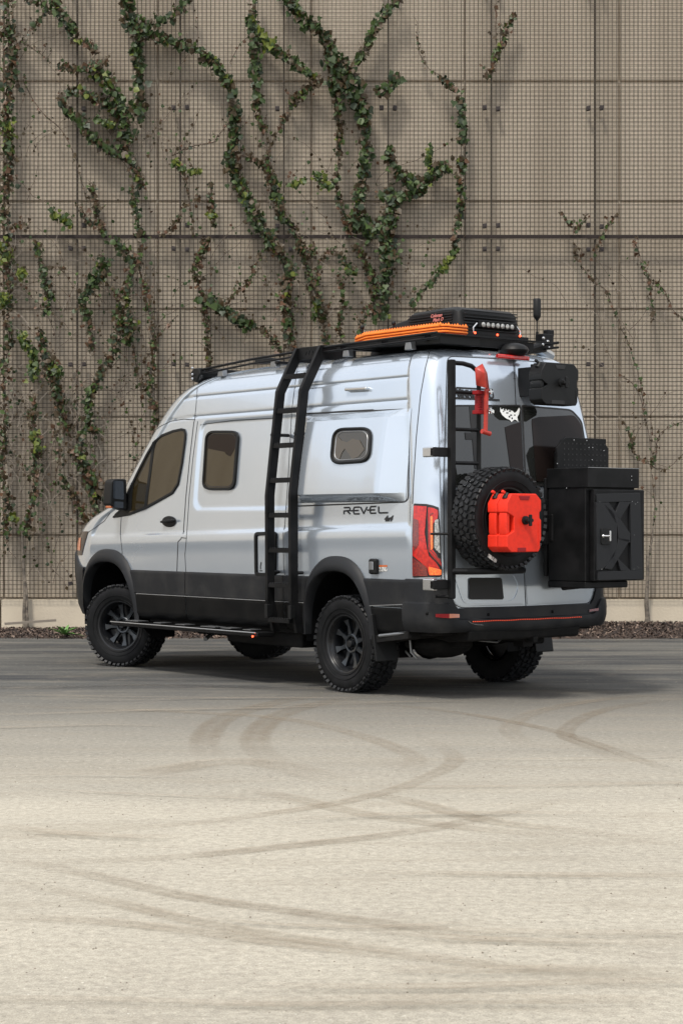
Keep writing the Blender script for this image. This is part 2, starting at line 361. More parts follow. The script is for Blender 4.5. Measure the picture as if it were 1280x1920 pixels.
for j in range(-6, 7):
    x0, x1 = (4-640)/PXM+j*7.0, (4-640)/PXM+(j+1)*7.0
    p = MB(); p.box2((x0+.01, -.10, -.1), (x1-.01, .045, zr[0]-.012)); p.build('base_block', WB, wall, bevel=.012, smooth=0)

# wire trellis on the wall: front and back grid, 7 cm apart
JX = [148-193*1, 148, 340, 533, 727, 919, 1112, 1305]
JX = [148-386, 148-193, 148, 340, 533, 727, 919, 1112, 1305, 1498]
tr = empty('wire_trellis', (0, WALLY, 0)); tag(tr, 'rusty brown square wire mesh screen mounted on the tan wall', 'trellis')
def zpx(y): return CAMH-(y-HOR)/PXM
CELL = 8.04/PXM; WT = .0053
for i in range(len(JX)-1):
    for (yt, yb) in ((-60, 444), (451, 1120)):
        x0, x1 = (JX[i]-640)/PXM, (JX[i+1]-640)/PXM; z0, z1 = zpx(yb), zpx(yt)
        p = MB(); nv = 24; nh = int((z1-z0)/CELL)
        for layer, yy in ((0, -.155), (1, -.082)):
            for k in range(nv+1):
                x = x0+.004+(x1-x0-.008)*k/nv; ww = WT*(2.2 if k in (0, nv) else 1)*(1 if layer == 0 else .8)
                p.box2((x-ww/2, yy, z0), (x+ww/2, yy+.004, z1))
            for k in range(nh+1):
                z = z0+(z1-z0)*k/nh; ww = WT*(1 if layer == 0 else .8)
                p.box2((x0+.002, yy-.0045, z-ww/2), (x1-.002, yy-.0005, z+ww/2))
        p.build('mesh_panel', M['wire'], tr, smooth=0, normals=False)
p = MB(); p.bar(((-1200-640)/PXM, -.175, zpx(447.5)), ((1500-640)/PXM, -.175, zpx(447.5)), .038, .038)
p.build('support_rail', M['rail'], tr, smooth=0)
cl = MB(); cl.box((0, -.115, 0), (.045, .09, .045)); cl.box((0, -.166, 0), (.052, .012, .052)); cl.box((0, -.176, 0), (.02, .012, .02))
cl0 = None
for jx in JX:
    for jy in (-20, 207, 427, 470, 685, 893, 1093):
        if cl0 is None: cl0 = cl.build('wall_clip', M['clip'], tr, smooth=0); o0 = cl0
        for s in (-12.5, 12.5):
            if o0 is not None: o = o0; o0 = None
            else: o = cl0.copy(); C.objects.link(o)
            o.location = ((jx+s-640)/PXM, 0, zpx(jy+random.uniform(-1.5, 1.5))); o.rotation_euler = (0, random.uniform(-.2, .2), 0)

# ------------------------------------------------------------------ vines
def leafmesh(mi, var):
    b = MB(); pr = [(0, 0), (.32, .10), (.50, .42), (.30, .72), (0, 1.05), (-.30, .72), (-.50, .42), (-.32, .10)] if var == 0 else \
        [(0, .02), (.40, -.06), (.52, .30), (.26, .55), (0, 1.0), (-.24, .60), (-.54, .34), (-.36, -.04)]
    zc = .10 if var == 0 else -.06
    vs = [(x, (0 if i in (0, 4) else zc)*1.0, y) for i, (x, y) in enumerate(pr)]
    b.add(vs, [(0, 1, 2), (0, 2, 3), (0, 3, 4), (0, 4, 5), (0, 5, 6), (0, 6, 7)])
    me = bpy.data.meshes.new('leaf'); me.from_pydata(b.v, [], b.f); me.materials.append(LEAF[mi]); me.shade_smooth(); return me, b
LM = {(m_, v_): leafmesh(m_, v_) for m_ in range(len(LEAF)) for v_ in (0, 1)}
PAL = dict(green=[0, 0, 1, 1, 5, 3, 3], deep=[0, 0, 5, 0, 1, 3, 3], mixed=[0, 1, 3, 3, 3, 4, 5], brown=[3, 3, 4, 3, 0, 1], fresh=[2, 2, 1, 1, 0], bright=[2, 2, 2, 1])
def vine(label, segs, group='vines climbing the wire trellis', nleafobj=60, root=None, trunk=None, twigs=0):
    """segs: (pixel path, leaves per pixel, spread px, leaf px, palette)"""
    a = segs[0][0][-1] if root is None else root
    o = empty('climbing_vine', wpt(*a, WALLY-.2)); tag(o, label, 'vine', group); O = o.location
    st = MB(); leaves = []
    for (path, dens, spr, lp, pal) in segs:
        path = [(x+random.uniform(-2, 2), y) for x, y in path]
        P = spline(path, 6) if len(path) > 2 else [tuple(path[0][i]+(path[1][i]-path[0][i])*t/6 for i in (0, 1)) for t in range(7)]
        for rep in range(2 if dens > .35 else 1):
            Q = [wpt(x+random.uniform(-1.5, 1.5)*(1+rep*2), y+random.uniform(-1.5, 1.5), WALLY-.19+random.uniform(-.03, .05))-O for x, y in P]
            st.tube(Q, random.uniform(.006, .010), 4, taper=.6)
        for i in range(len(P)-1):
            (x0, y0), (x1, y1) = P[i], P[i+1]; L_ = math.hypot(x1-x0, y1-y0); nn = dens*L_*1.4
            clump = .35+1.3*(.5+.5*math.sin(i*1.3+x0*.05))*rnd()*1.6
            nn = int(nn*clump+rnd())
            for _ in range(nn):
                t = rnd(); r_ = random.gauss(0, spr*.66); q = rnd()*6.28
                x = x0+(x1-x0)*t+r_*math.cos(q); y = y0+(y1-y0)*t+r_*math.sin(q)
                leaves.append((x, y, lp*random.choice((random.uniform(.45, .85), random.uniform(.7, 1.3))), random.choice(PAL[pal])))
            if rnd() < .16 and dens > .5:      # leafy tuft
                for _ in range(random.randint(5, 11)):
                    q, r2 = rnd()*6.28, abs(random.gauss(0, spr*.8)); leaves.append((x0+r2*math.cos(q), y0+r2*math.sin(q), lp*random.uniform(.7, 1.2), random.choice(PAL[pal]+[2, 1])))
            if rnd() < .20 and dens > .1:      # side tendril
                q = random.uniform(-2.6, -.5); L2 = random.uniform(8, 26); e = (x0+L2*math.cos(q), y0+L2*math.sin(q))
                st.tube([wpt(x0, y0, WALLY-.19)-O, wpt((x0+e[0])/2+3, (y0+e[1])/2, WALLY-.22)-O, wpt(*e, WALLY-.2)-O], .004, 3)
                for k in range(random.randint(1, 4)):
                    tt = rnd()*.6+.4; leaves.append((x0+(e[0]-x0)*tt, y0+(e[1]-y0)*tt, lp*random.uniform(.4, .8), random.choice(PAL[pal])))
    st.build('stem', M['stem'], o, smooth=60, normals=False)
    if twigs:
        t = MB(); x0 = min(q[0] for s_ in segs for q in s_[0]); x1 = max(q[0] for s_ in segs for q in s_[0]); y0 = min(q[1] for s_ in segs for q in s_[0]); y1 = max(q[1] for s_ in segs for q in s_[0])
        for _ in range(twigs):
            x, y = random.uniform(x0-10, x1+10), random.uniform(y0, y1); q = random.gauss(PI/2, .7); pts = []
            for k in range(random.randint(4, 9)):
                pts.append(wpt(x, y, WALLY-.22-.03*rnd())-O); q += random.gauss(0, .35); s_ = random.uniform(6, 13); x += s_*math.cos(q); y -= s_*math.sin(q)
            t.tube(pts, .0032, 3)
        tag(t.build('dry_twigs', M['dry'], o, smooth=60, normals=False), kind='stuff')
    if trunk:
        t = MB()
        for pts, r0, r1 in trunk: t.tube([wpt(x, y, WALLY-.20-.02*(i % 2))-O for i, (x, y) in enumerate(spline(pts, 4))], r0, 7, taper=r1/r0)
        t.build('trunk', M['trunk'], o, smooth=60, normals=False)
    leaves.sort(key=lambda q: -q[2]); rest = MB()
    for k, (x, y, s_, mi) in enumerate(leaves):
        R = Euler((random.gauss(.35, .4), random.choice((PI, PI, rnd()*6.28))+random.gauss(0, .7), random.gauss(0, .6))); s_ = s_/PXM
        p_ = wpt(x, y, WALLY-.19-abs(random.gauss(0, .05)))-O; v_ = random.randint(0, 1)
        if k < nleafobj and -12 < x < 1292 and y > -12:
            q = bpy.data.objects.new('leaf', LM[mi, v_][0]); C.objects.link(q); q.parent = o; q.location = p_; q.rotation_euler = R; q.scale = (s_,)*3
        else:
            Rm = R.to_matrix(); rest.add([p_+Rm @ Vector(c)*s_ for c in LM[mi, v_][1].v], LM[mi, v_][1].f, mi)
    if rest.v: tag(rest.build('foliage', LEAF, o, smooth=60, normals=False), kind='stuff')
    return o
V = vine
V('leafy vine running down the extreme left edge of the wall', [([(12, -20), (16, 60), (24, 110), (16, 180), (12, 240), (18, 290), (10, 360), (8, 420)], 1.1, 12, 10, 'mixed'), ([(70, -20), (84, 15), (72, 38), (45, 70), (20, 115)], .35, 6, 9, 'mixed'), ([(30, -20), (60, 0), (100, 20)], .5, 9, 10, 'deep'), ([(14, 235), (15, 260), (20, 290)], 1.3, 9, 10, 'fresh')], nleafobj=160)
V('dense vine at the far left continuing below the dark rail', [([(12, 440), (14, 470), (12, 510), (20, 550), (14, 600), (18, 640), (8, 700), (10, 780), (6, 860), (10, 930), (8, 1000)], .55, 10, 9, 'mixed'), ([(0, 455), (14, 470), (10, 490)], 1, 8, 10, 'bright'), ([(0, 560), (16, 552), (4, 570)], .9, 6, 9, 'bright')], nleafobj=120, twigs=40)
V('sparse brown stem crossing left of the first clip pair', [([(45, 150), (75, 205), (115, 245), (135, 280), (150, 320), (165, 375)], .10, 4, 7, 'brown'), ([(20, 70), (45, 80), (75, 100), (95, 118)], .12, 4, 7, 'brown')], nleafobj=14)
V('russet brown vine slanting from the top left corner', [([(96, -20), (106, 10), (118, 30), (133, 48), (146, 62)], .85, 7, 11, 'deep'), ([(132, 74), (150, 76), (165, 85), (180, 96)], .6, 5, 10, 'brown')], nleafobj=60)
V('thick dark green vine with an arm arching right from the top', [([(238, -20), (242, 10), (246, 35), (262, 55)], 2.4, 13, 12, 'deep'), ([(262, 55), (256, 85), (258, 120), (262, 165), (258, 200), (264, 220)], 1.1, 9, 12, 'deep'), ([(262, 55), (288, 46), (315, 32), (340, 14), (352, -10)], .8, 7, 11, 'deep'), ([(264, 58), (300, 70), (335, 80), (368, 92), (392, 108), (410, 128)], 1.3, 7, 12, 'green'), ([(410, 128), (428, 160), (438, 200), (442, 240), (434, 280), (430, 302)], 1.3, 8, 12, 'deep')], nleafobj=290)
V('wide tangled vine of small leaves left of the arching arm', [([(110, 124), (140, 127), (170, 128), (200, 112)], .8, 6, 10, 'mixed'), ([(180, 130), (200, 150), (214, 180), (228, 210), (236, 240), (230, 262)], 1.5, 17, 12, 'green'), ([(130, 170), (160, 174), (190, 190), (215, 205)], .9, 6, 11, 'mixed'), ([(112, 186), (130, 210), (150, 228), (165, 250), (188, 268), (208, 282), (232, 290)], 1.1, 6, 11, 'green'), ([(232, 262), (242, 295), (256, 320), (262, 350)], .8, 8, 10, 'mixed'), ([(245, 350), (252, 375), (258, 400), (262, 440)], .8, 7, 10, 'green'), ([(150, 160), (118, 190), (110, 170)], .2, 4, 7, 'brown'), ([(190, 222), (180, 225), (200, 232), (215, 235)], .6, 4, 9, 'fresh')], nleafobj=290)
V('thin vine with scattered tufts above the rail left of centre', [([(175, 345), (178, 370), (185, 410), (195, 440)], .6, 6, 9, 'mixed'), ([(95, 395), (115, 410), (132, 422)], .9, 6, 10, 'fresh'), ([(150, 395), (165, 415), (180, 425)], .6, 5, 9, 'mixed'), ([(20, 430), (40, 420), (55, 425)], .5, 7, 9, 'brown')], nleafobj=80)
V('short bright tufts with a curved thin stem beside the second joint', [([(325, 292), (345, 280), (370, 272), (398, 268), (415, 250), (432, 222)], .13, 3, 8, 'mixed'), ([(328, 300), (338, 312), (345, 322)], 1.2, 5, 10, 'fresh'), ([(360, 320), (374, 320)], 1.2, 4, 9, 'bright'), ([(345, 322), (352, 350), (358, 400), (362, 445)], .2, 4, 7, 'brown'), ([(300, 440), (325, 425), (345, 390), (375, 370)], .3, 5, 8, 'brown'), ([(395, 345), (398, 390), (400, 425)], .5, 5, 9, 'mixed'), ([(392, 398), (400, 404)], 1.5, 5, 9, 'bright')], nleafobj=60)
V('big vine hanging from the arch to the roof rack', [([(432, 300), (446, 335), (465, 368), (478, 400), (492, 428), (506, 447)], 1.8, 10, 11, 'green'), ([(506, 447), (522, 472), (540, 500), (538, 560), (541, 600), (546, 650)], 1.2, 10, 10, 'mixed'), ([(440, 340), (455, 360), (470, 380)], .9, 8, 10, 'fresh'), ([(505, 447), (490, 480), (478, 500), (465, 530), (430, 560)], .35, 4, 8, 'brown')], nleafobj=290, trunk=[([(500, 440), (535, 520), (540, 600), (545, 660)], .012, .018)])
V('mixed vine beside the big hanging one ending behind the orange boards', [([(500, 290), (510, 330), (518, 370), (528, 400), (550, 430)], 1.0, 11, 10, 'mixed'), ([(550, 430), (565, 470), (582, 520), (598, 560), (606, 610), (612, 650)], .9, 8, 9, 'mixed'), ([(450, 290), (480, 300), (505, 320)], .7, 8, 10, 'brown'), ([(545, 345), (560, 342), (575, 335)], .9, 6, 10, 'fresh'), ([(592, 560), (590, 600)], 1., 7, 9, 'fresh')], nleafobj=200)
V('straight narrow green vine hanging left of the top centre', [([(471, 30), (475, 50), (478, 90), (480, 130), (482, 170), (482, 200)], 1.4, 7, 11, 'green'), ([(482, 205), (488, 225), (496, 245)], .6, 4, 9, 'brown'), ([(478, 48), (500, 75), (512, 90)], 1.6, 8, 12, 'fresh'), ([(512, 90), (535, 105), (556, 120), (572, 132), (590, 146)], 1.1, 6, 11, 'green'), ([(600, 152), (580, 165), (560, 178), (545, 195)], .8, 8, 10, 'brown'), ([(545, 195), (530, 225), (510, 265), (500, 295)], .4, 4, 9, 'brown'), ([(475, 30), (478, 5), (480, -20)], .4, 4, 8, 'mixed'), ([(430, 120), (445, 90), (470, 62)], .12, 3, 7, 'brown')], nleafobj=200)
V('heavy dark vine dropping through the top centre of the wall', [([(530, -20), (552, 15), (575, 40), (598, 55), (616, 84), (622, 110)], 1.5, 9, 13, 'green'), ([(622, 110), (640, 128), (652, 150), (664, 180), (680, 208)], 3.0, 15, 13, 'deep'), ([(684, 215), (686, 253), (684, 300), (676, 349), (667, 394), (661, 430)], 1.1, 8, 12, 'deep'), ([(620, 145), (630, 175), (633, 205)], 1.2, 9, 11, 'deep'), ([(633, 205), (636, 253), (635, 300), (630, 350), (644, 405), (660, 427)], .55, 6, 10, 'mixed'), ([(664, 118), (680, 100), (697, 62), (723, 22), (752, -10)], .8, 7, 12, 'green'), ([(703, 169), (716, 172), (729, 163), (744, 143)], 1.3, 7, 12, 'deep'), ([(590, 325), (606, 337), (620, 352)], 1.0, 6, 10, 'fresh'), ([(661, 400), (680, 420), (700, 425), (690, 440)], 2.2, 12, 12, 'deep')], nleafobj=299)
V('branching green vine over the centre reaching to the rack', [([(729, 276), (734, 310), (750, 328), (770, 338), (786, 354)], 1.5, 7, 12, 'green'), ([(786, 356), (800, 340), (812, 325), (838, 313)], 1.8, 8, 12, 'green'), ([(809, 320), (806, 295), (806, 270)], .8, 4, 9, 'fresh'), ([(780, 352), (760, 366), (740, 372)], 1.2, 8, 12, 'deep'), ([(728, 355), (734, 394), (724, 430), (727, 470)], 2.6, 14, 12, 'deep'), ([(727, 470), (724, 500), (720, 540), (716, 590)], 1.4, 8, 11, 'deep'), ([(715, 480), (735, 478), (745, 486)], 1., 6, 10, 'deep')], nleafobj=299, trunk=[([(728, 400), (724, 470), (716, 530), (712, 600)], .02, .025)])
V('small leafed twiggy stems between the two big centre vines', [([(640, 485), (655, 500), (664, 508)], .9, 7, 9, 'green'), ([(660, 505), (640, 480), (620, 470), (600, 490), (592, 520)], .4, 5, 8, 'brown'), ([(660, 470), (690, 455), (700, 440)], .3, 4, 8, 'brown'), ([(640, 520), (642, 560), (636, 600), (640, 640)], .5, 7, 8, 'brown'), ([(670, 460), (690, 500), (700, 530), (702, 600)], .7, 8, 9, 'brown'), ([(690, 530), (705, 560), (680, 600), (668, 640)], .5, 7, 8, 'mixed'), ([(560, 455), (575, 480), (588, 462)], .8, 8, 9, 'mixed'), ([(655, 505), (665, 512)], 1, 5, 9, 'fresh')], nleafobj=120, twigs=14)
V('narrow vine following the wide vertical joint right of centre', [([(783, 55), (786, 100), (800, 125), (824, 143)], .12, 3, 7, 'brown'), ([(824, 143), (845, 160), (852, 170)], 1.0, 6, 10, 'mixed'), ([(858, 180), (862, 200), (864, 225), (867, 270)], .9, 6, 11, 'green'), ([(866, 290), (860, 340), (865, 388), (854, 439), (853, 470)], .7, 6, 10, 'mixed'), ([(852, 470), (838, 492), (820, 512)], .9, 6, 10, 'fresh'), ([(820, 512), (800, 535), (780, 558), (765, 575)], .5, 5, 9, 'green')], nleafobj=150)
V('little brown sprig right of the wide joint near the top', [([(965, 28), (950, 50), (945, 70), (930, 98), (926, 108)], .55, 5, 9, 'brown'), ([(926, 108), (918, 130), (909, 146)], .5, 5, 9, 'brown'), ([(927, 10), (928, 35), (930, 95)], .12, 3, 7, 'brown')], nleafobj=40)
V('faint withered sprigs above the rail at the right', [([(1055, 400), (1062, 412), (1070, 425)], .5, 4, 8, 'brown'), ([(1098, 400), (1090, 420), (1080, 435)], .4, 4, 8, 'brown'), ([(1152, 402), (1140, 420), (1128, 440), (1118, 470)], .3, 4, 8, 'brown'), ([(1080, 460), (1078, 490)], .4, 5, 8, 'brown')], nleafobj=30)
V('thin bare vine on the right wall rising from a woody trunk', [([(1092, 465), (1088, 495), (1108, 520), (1135, 545), (1150, 580), (1165, 620), (1185, 665), (1200, 720), (1205, 780)], .14, 4, 7, 'brown'), ([(1190, 450), (1200, 490), (1215, 520), (1222, 560), (1225, 600)], .25, 5, 8, 'brown'), ([(1215, 520), (1245, 545), (1262, 580), (1284, 600)], .2, 4, 7, 'brown'), ([(1168, 790), (1180, 815), (1190, 850), (1222, 872)], .4, 5, 8, 'brown'), ([(1222, 872), (1230, 850), (1232, 825), (1248, 805), (1282, 790)], .12, 4, 7, 'brown'), ([(1222, 872), (1245, 880), (1284, 845)], .08, 3, 7, 'brown'), ([(1160, 700), (1195, 740), (1225, 870)], .08, 3, 7, 'brown'), ([(1222, 890), (1226, 960), (1222, 1010), (1215, 1045)], .05, 3, 7, 'brown')],
  nleafobj=60, root=(1213, 1178), trunk=[([(1214, 1040), (1213, 1090), (1211, 1130), (1213, 1160), (1212, 1180)], .022, .035), ([(1224, 960), (1222, 1010), (1214, 1042)], .008, .014), ([(1212, 1155), (1206, 1180)], .02, .02)], twigs=22)
V('green and brown tufts on the upper left wall below the rail', [([(66, 450), (78, 495), (82, 530), (94, 560), (84, 585)], .7, 8, 9, 'green'), ([(40, 505), (45, 520)], 1.2, 5, 9, 'bright'), ([(82, 500), (110, 500), (120, 512)], .3, 5, 8, 'brown'), ([(40, 620), (50, 650), (66, 672), (62, 712)], 1.0, 9, 10, 'fresh'), ([(76, 615), (88, 668), (98, 702), (108, 735), (112, 761), (128, 800)], 1.0, 11, 10, 'mixed'), ([(95, 690), (105, 700), (115, 700)], 1.3, 10, 10, 'fresh')], nleafobj=200, twigs=12)
V('vine with round green tufts left of the van roof', [([(186, 485), (196, 508), (172, 532), (165, 545)], 1.6, 11, 11, 'green'), ([(165, 545), (156, 571), (164, 594)], 1.0, 8, 10, 'deep'), ([(168, 600), (171, 620), (175, 663)], .5, 6, 9, 'brown'), ([(200, 530), (215, 550), (226, 570)], .3, 4, 8, 'brown')], nleafobj=120)
V('long zigzag vine descending toward the van windscreen', [([(213, 447), (226, 460), (249, 500), (240, 545), (228, 575)], .8, 9, 10, 'mixed'), ([(225, 590), (240, 600), (243, 620), (240, 640)], 2.2, 12, 11, 'green'), ([(235, 590), (215, 640), (210, 665), (190, 694), (178, 720)], .9, 8, 10, 'mixed'), ([(178, 720), (166, 745), (161, 794), (152, 825)], .9, 6, 10, 'green'), ([(165, 800), (185, 803)], .6, 4, 9, 'brown'), ([(142, 840), (155, 860), (160, 880), (172, 900), (180, 930)], 1.6, 12, 10, 'mixed'), ([(250, 650), (260, 700), (270, 765)], .25, 5, 8, 'brown')], nleafobj=290, twigs=12)
V('brown stem vine dropping behind the van roof front', [([(262, 455), (262, 502), (275, 545), (282, 594), (289, 640)], .5, 5, 9, 'brown'), ([(289, 640), (282, 689), (282, 735), (292, 765), (286, 810)], .7, 5, 9, 'brown'), ([(285, 640), (305, 620), (335, 590)], .15, 3, 8, 'brown')], nleafobj=80, trunk=[([(264, 500), (283, 600), (283, 700), (290, 770), (286, 830)], .012, .018)])
V('vine with a green arm slanting down to the roof rack front', [([(387, 450), (380, 475), (365, 502), (371, 532), (380, 560)], .8, 7, 9, 'brown'), ([(375, 560), (395, 562), (407, 572), (425, 585), (445, 600), (474, 612)], 1.5, 7, 12, 'deep'), ([(474, 612), (498, 624), (516, 646), (528, 664)], .7, 5, 9, 'mixed'), ([(380, 570), (386, 604), (388, 650), (392, 690)], .6, 5, 8, 'brown')], nleafobj=140)
V('brushy low growth on the lower left wall above the bare trunk', [([(66, 740), (60, 790), (70, 833), (64, 880), (62, 930), (50, 990), (52, 1005)], .8, 9, 9, 'mixed'), ([(60, 808), (70, 828), (72, 845)], .9, 8, 9, 'bright'), ([(22, 965), (30, 975)], .9, 4, 9, 'bright'), ([(100, 800), (110, 850), (105, 900)], .3, 8, 8, 'brown'), ([(120, 890), (140, 930), (150, 955), (165, 985)], .7, 7, 9, 'brown'), ([(170, 880), (176, 920), (182, 950), (176, 975)], .9, 8, 9, 'mixed')],
  nleafobj=160, root=(46, 1182), trunk=[([(42, 998), (44, 1050), (47, 1110), (46, 1150), (47, 1183)], .016, .03), ([(47, 1080), (51, 1120), (50, 1184)], .012, .022), ([(46, 1115), (53, 1160), (51, 1184)], .01, .014)], twigs=60)

def tangle(label, box, n, pal, nl, pale=.3):
    x0, y0, x1, y1 = box; o = empty('twig_tangle', wpt((x0+x1)/2, y1, WALLY-.2)); tag(o, label, 'creeper twigs'); O = o.location
    A = MB(); B_ = MB(); lf = MB()
    for _ in range(n):
        x, y = random.uniform(x0, x1), random.uniform(y0+(y1-y0)*.25, y1); q = PI/2+random.gauss(0, .45); pts = []; turn = random.gauss(0, .05)
        for k in range(random.randint(7, 22)):
            pts.append(wpt(x, y, WALLY-.18-.05*rnd())-O); q += random.gauss(turn, .22); q = min(max(q, .3), 2.85); d_ = random.uniform(7, 13); x += d_*math.cos(q); y -= d_*math.sin(q)
            if rnd() < nl:
                s_ = random.uniform(3.5, 8)/PXM; mi_ = random.choice(PAL[pal]); Rm = Euler((random.gauss(.3, .4), rnd()*6.28, random.gauss(0, .6))).to_matrix()
                lf.add([pts[-1]+Vector((0, -.03, 0))+Rm @ Vector(c)*s_ for c in LM[mi_, 0][1].v], LM[mi_, 0][1].f, mi_)
        (B_ if rnd() < pale else A).tube(pts, random.uniform(.0025, .0055), 3, taper=.5)
    tag(A.build('twigs', M['stem'], o, smooth=60, normals=False), kind='stuff')
    if B_.v: tag(B_.build('dry_twigs', M['dry'], o, smooth=60, normals=False), kind='stuff')
    if lf.v: tag(lf.build('foliage', LEAF, o, smooth=60, normals=False), kind='stuff')
tangle('dense tangle of fine brown and pale twigs low on the left of the wall', (-5, 640, 150, 1100), 75, 'mixed', .35, .45)
tangle('loose web of thin brown twigs on the wall just below the rail at left', (0, 450, 330, 760), 46, 'brown', .4, .15)
tangle('fine brown twigs on the wall just in front of the van windscreen', (120, 700, 300, 960), 26, 'brown', .35, .3)
tangle('thin twig web on the wall directly above the roof rack', (370, 440, 780, 650), 48, 'brown', .45, .2)
tangle('fine dry creeper twigs between the top left vines', (20, 20, 330, 440), 22, 'brown', .35, .1)
tangle('hair thin twigs around the middle vines above the rail', (330, 220, 800, 440), 22, 'brown', .4, .1)
tangle('sparse bare creeper twigs on the right wall beside the storage box', (1060, 440, 1285, 1000), 20, 'brown', .16, .35)
g = MB()
for _ in range(900):
    y = random.uniform(5.6, 17)**1.0; x = random.uniform(-.22, .22)*y*1.0; s_ = random.uniform(.002, .006)
    P_ = [(x+s_*math.cos(a)*random.uniform(.6, 1.2), y+s_*math.sin(a)*random.uniform(.6, 1.2)) for a in (0, 1.5, 3, 4.6)]
    g.add([(a, b_, .0) for a, b_ in P_]+[(x, y, s_*.9)], [(0, 1, 4), (1, 2, 4), (2, 3, 4), (3, 0, 4)], random.choice((0, 0, 1)))
tag(g.build('grit', [M['grit'], M['dry']], smooth=0), 'tiny loose grit and pebbles scattered over the pale paving', 'grit', kind='stuff')
# weed at the wall foot
p0 = gpt(125, 1196); wd = empty('weed_plant', (p0.x, 23.1, .05)); tag(wd, 'small bright green weed growing at the mulch edge ahead of the front wheel', 'weed')
for i in range(22):
    a = i*2.4; L_ = random.uniform(.13, .27); el = random.uniform(.15, 1.25); q = MB(); W_ = L_*.11; rows = []
    for k in range(6):
        t = k/5; ww = W_*math.sin(PI*min(t*1.0+.08, 1))**.8; bend = el-1.2*t*t
        rad = L_*t*math.cos(el*.8); z = L_*(t*math.sin(el)-.35*t*t)
        rows.append([(rad, -ww, z+.15*ww), (rad, 0, z-.2*ww), (rad, ww, z+.15*ww)])
    q.grid(rows); o = q.build('leaf', M['weed'], wd, smooth=60); o.rotation_euler = (0, 0, a)
p = MB(); a0 = wpt(10, 1192, 23.9); b0 = wpt(105, 1183, 24.2); p.bar((a0.x, 23.9, .14), (b0.x, 24.2, .17), .05, .03)
tag(p.build('timber_lath', M['dry'], smooth=0), 'thin pale timber lath lying on the mulch at the left', 'lath')
# ================================================================== VAN
def pchip(X, Yv):
    X = np.array(X, float); Yv = np.array(Yv, float); h_ = np.diff(X); d = np.diff(Yv)/h_; m = np.zeros_like(X)
    m[1:-1] = np.where(d[:-1]*d[1:] > 0, 2*d[:-1]*d[1:]/(d[:-1]+d[1:]+1e-12), 0); m[0] = d[0]; m[-1] = d[-1]
    def f(x):
        x = np.clip(np.asarray(x, float), X[0], X[-1]); i = np.clip(np.searchsorted(X, x)-1, 0, len(X)-2); t = (x-X[i])/h_[i]
        return (2*t**3-3*t**2+1)*Yv[i]+(t**3-2*t**2+t)*h_[i]*m[i]+(-2*t**3+3*t**2)*Yv[i+1]+(t**3-t**2)*h_[i]*m[i+1]
    return f
Wz = pchip([.40, .9, 1.25, 1.45, 1.9, 2.3, 2.55, 2.68, 2.76, 2.82, 2.86, 2.885, 2.895], [.985, 1.0, 1.008, 1.0, .965, .92, .885, .855, .815, .75, .66, .50, .30])
uRz = pchip([.40, 1.0, 1.5, 2.0, 2.4, 2.7, 2.78, 2.84, 2.875, 2.895], [-1.19, -1.20, -1.19, -1.135, -1.065, -1.0, -.97, -.90, -.80, -.5])
uFz = pchip([.40, .6, .85, 1.05, 1.18, 1.27, 1.36, 1.47, 1.56, 1.64, 1.9, 2.31, 2.6, 2.74, 2.82, 2.865, 2.895], [4.58, 4.68, 4.74, 4.74, 4.72, 4.68, 4.60, 4.42, 4.14, 3.90, 3.64, 3.30, 3.02, 2.78, 2.50, 2.0, 1.0])
rLz = pchip([.40, 1.2, 1.45, 1.62, 2.0, 2.7, 2.895], [.55, .50, .42, .30, .26, .30, .4])
rWz = pchip([.40, 1.2, 1.5, 1.7, 2.7, 2.895], [.30, .28, .24, .20, .2, .1])
RC, RV, PE, BR, BF = .26, .14, 2.3, .035, .10
def side_disp(u, z):
    d = np.zeros(np.broadcast(u, z).shape)
    zc = 1.405-.022*(u+.9)
    band = sstep((z-.98)/.05)
    d += band*(-.016*sstep((z-zc+.012)/.028)+.010*np.exp(-((z-zc+.07)/.07)**2))
    fr = (u > -.84)*1.0
    dz = .03*sstep((u-2.3)/.8)
    for zg, dep in ((2.625, .011), (2.435, .009)):
        d -= dep*np.exp(-((z-zg+dz)/.011)**2)*sstep((u+.86)/.06)
    def pocket(u0, u1, z0, z1, r, dep, wd):
        cx, cz, hx, hz = (u0+u1)/2, (z0+z1)/2, (u1-u0)/2-r, (z1-z0)/2-r
        qx, qz = np.abs(u-cx)-hx, np.abs(z-cz)-hz
        sd = np.hypot(np.maximum(qx, 0), np.maximum(qz, 0))+np.minimum(np.maximum(qx, qz), 0)-r
        return -dep*sstep(-sd/wd+.5)
    d = d+pocket(.72, 2.25, 1.56, 2.375, .10, .015, .035)
    return d
def side_v(u, z):
    W = Wz(z); uR = uRz(z)+BR; ua = uR+RC; ub = uFz(z)-BF-rLz(z)
    xr = np.clip((ua-u)/RC, 0, 1); xf = np.clip((u-ub)/rLz(z), 0, 1)
    v = W-RV*(1-(1-xr**PE)**(1/PE))-rWz(z)*(1-(1-xf**2)**.5)
    st = sstep((u-ua)/.05)*sstep((ub-u)/.05)
    return v+side_disp(u, z)*st
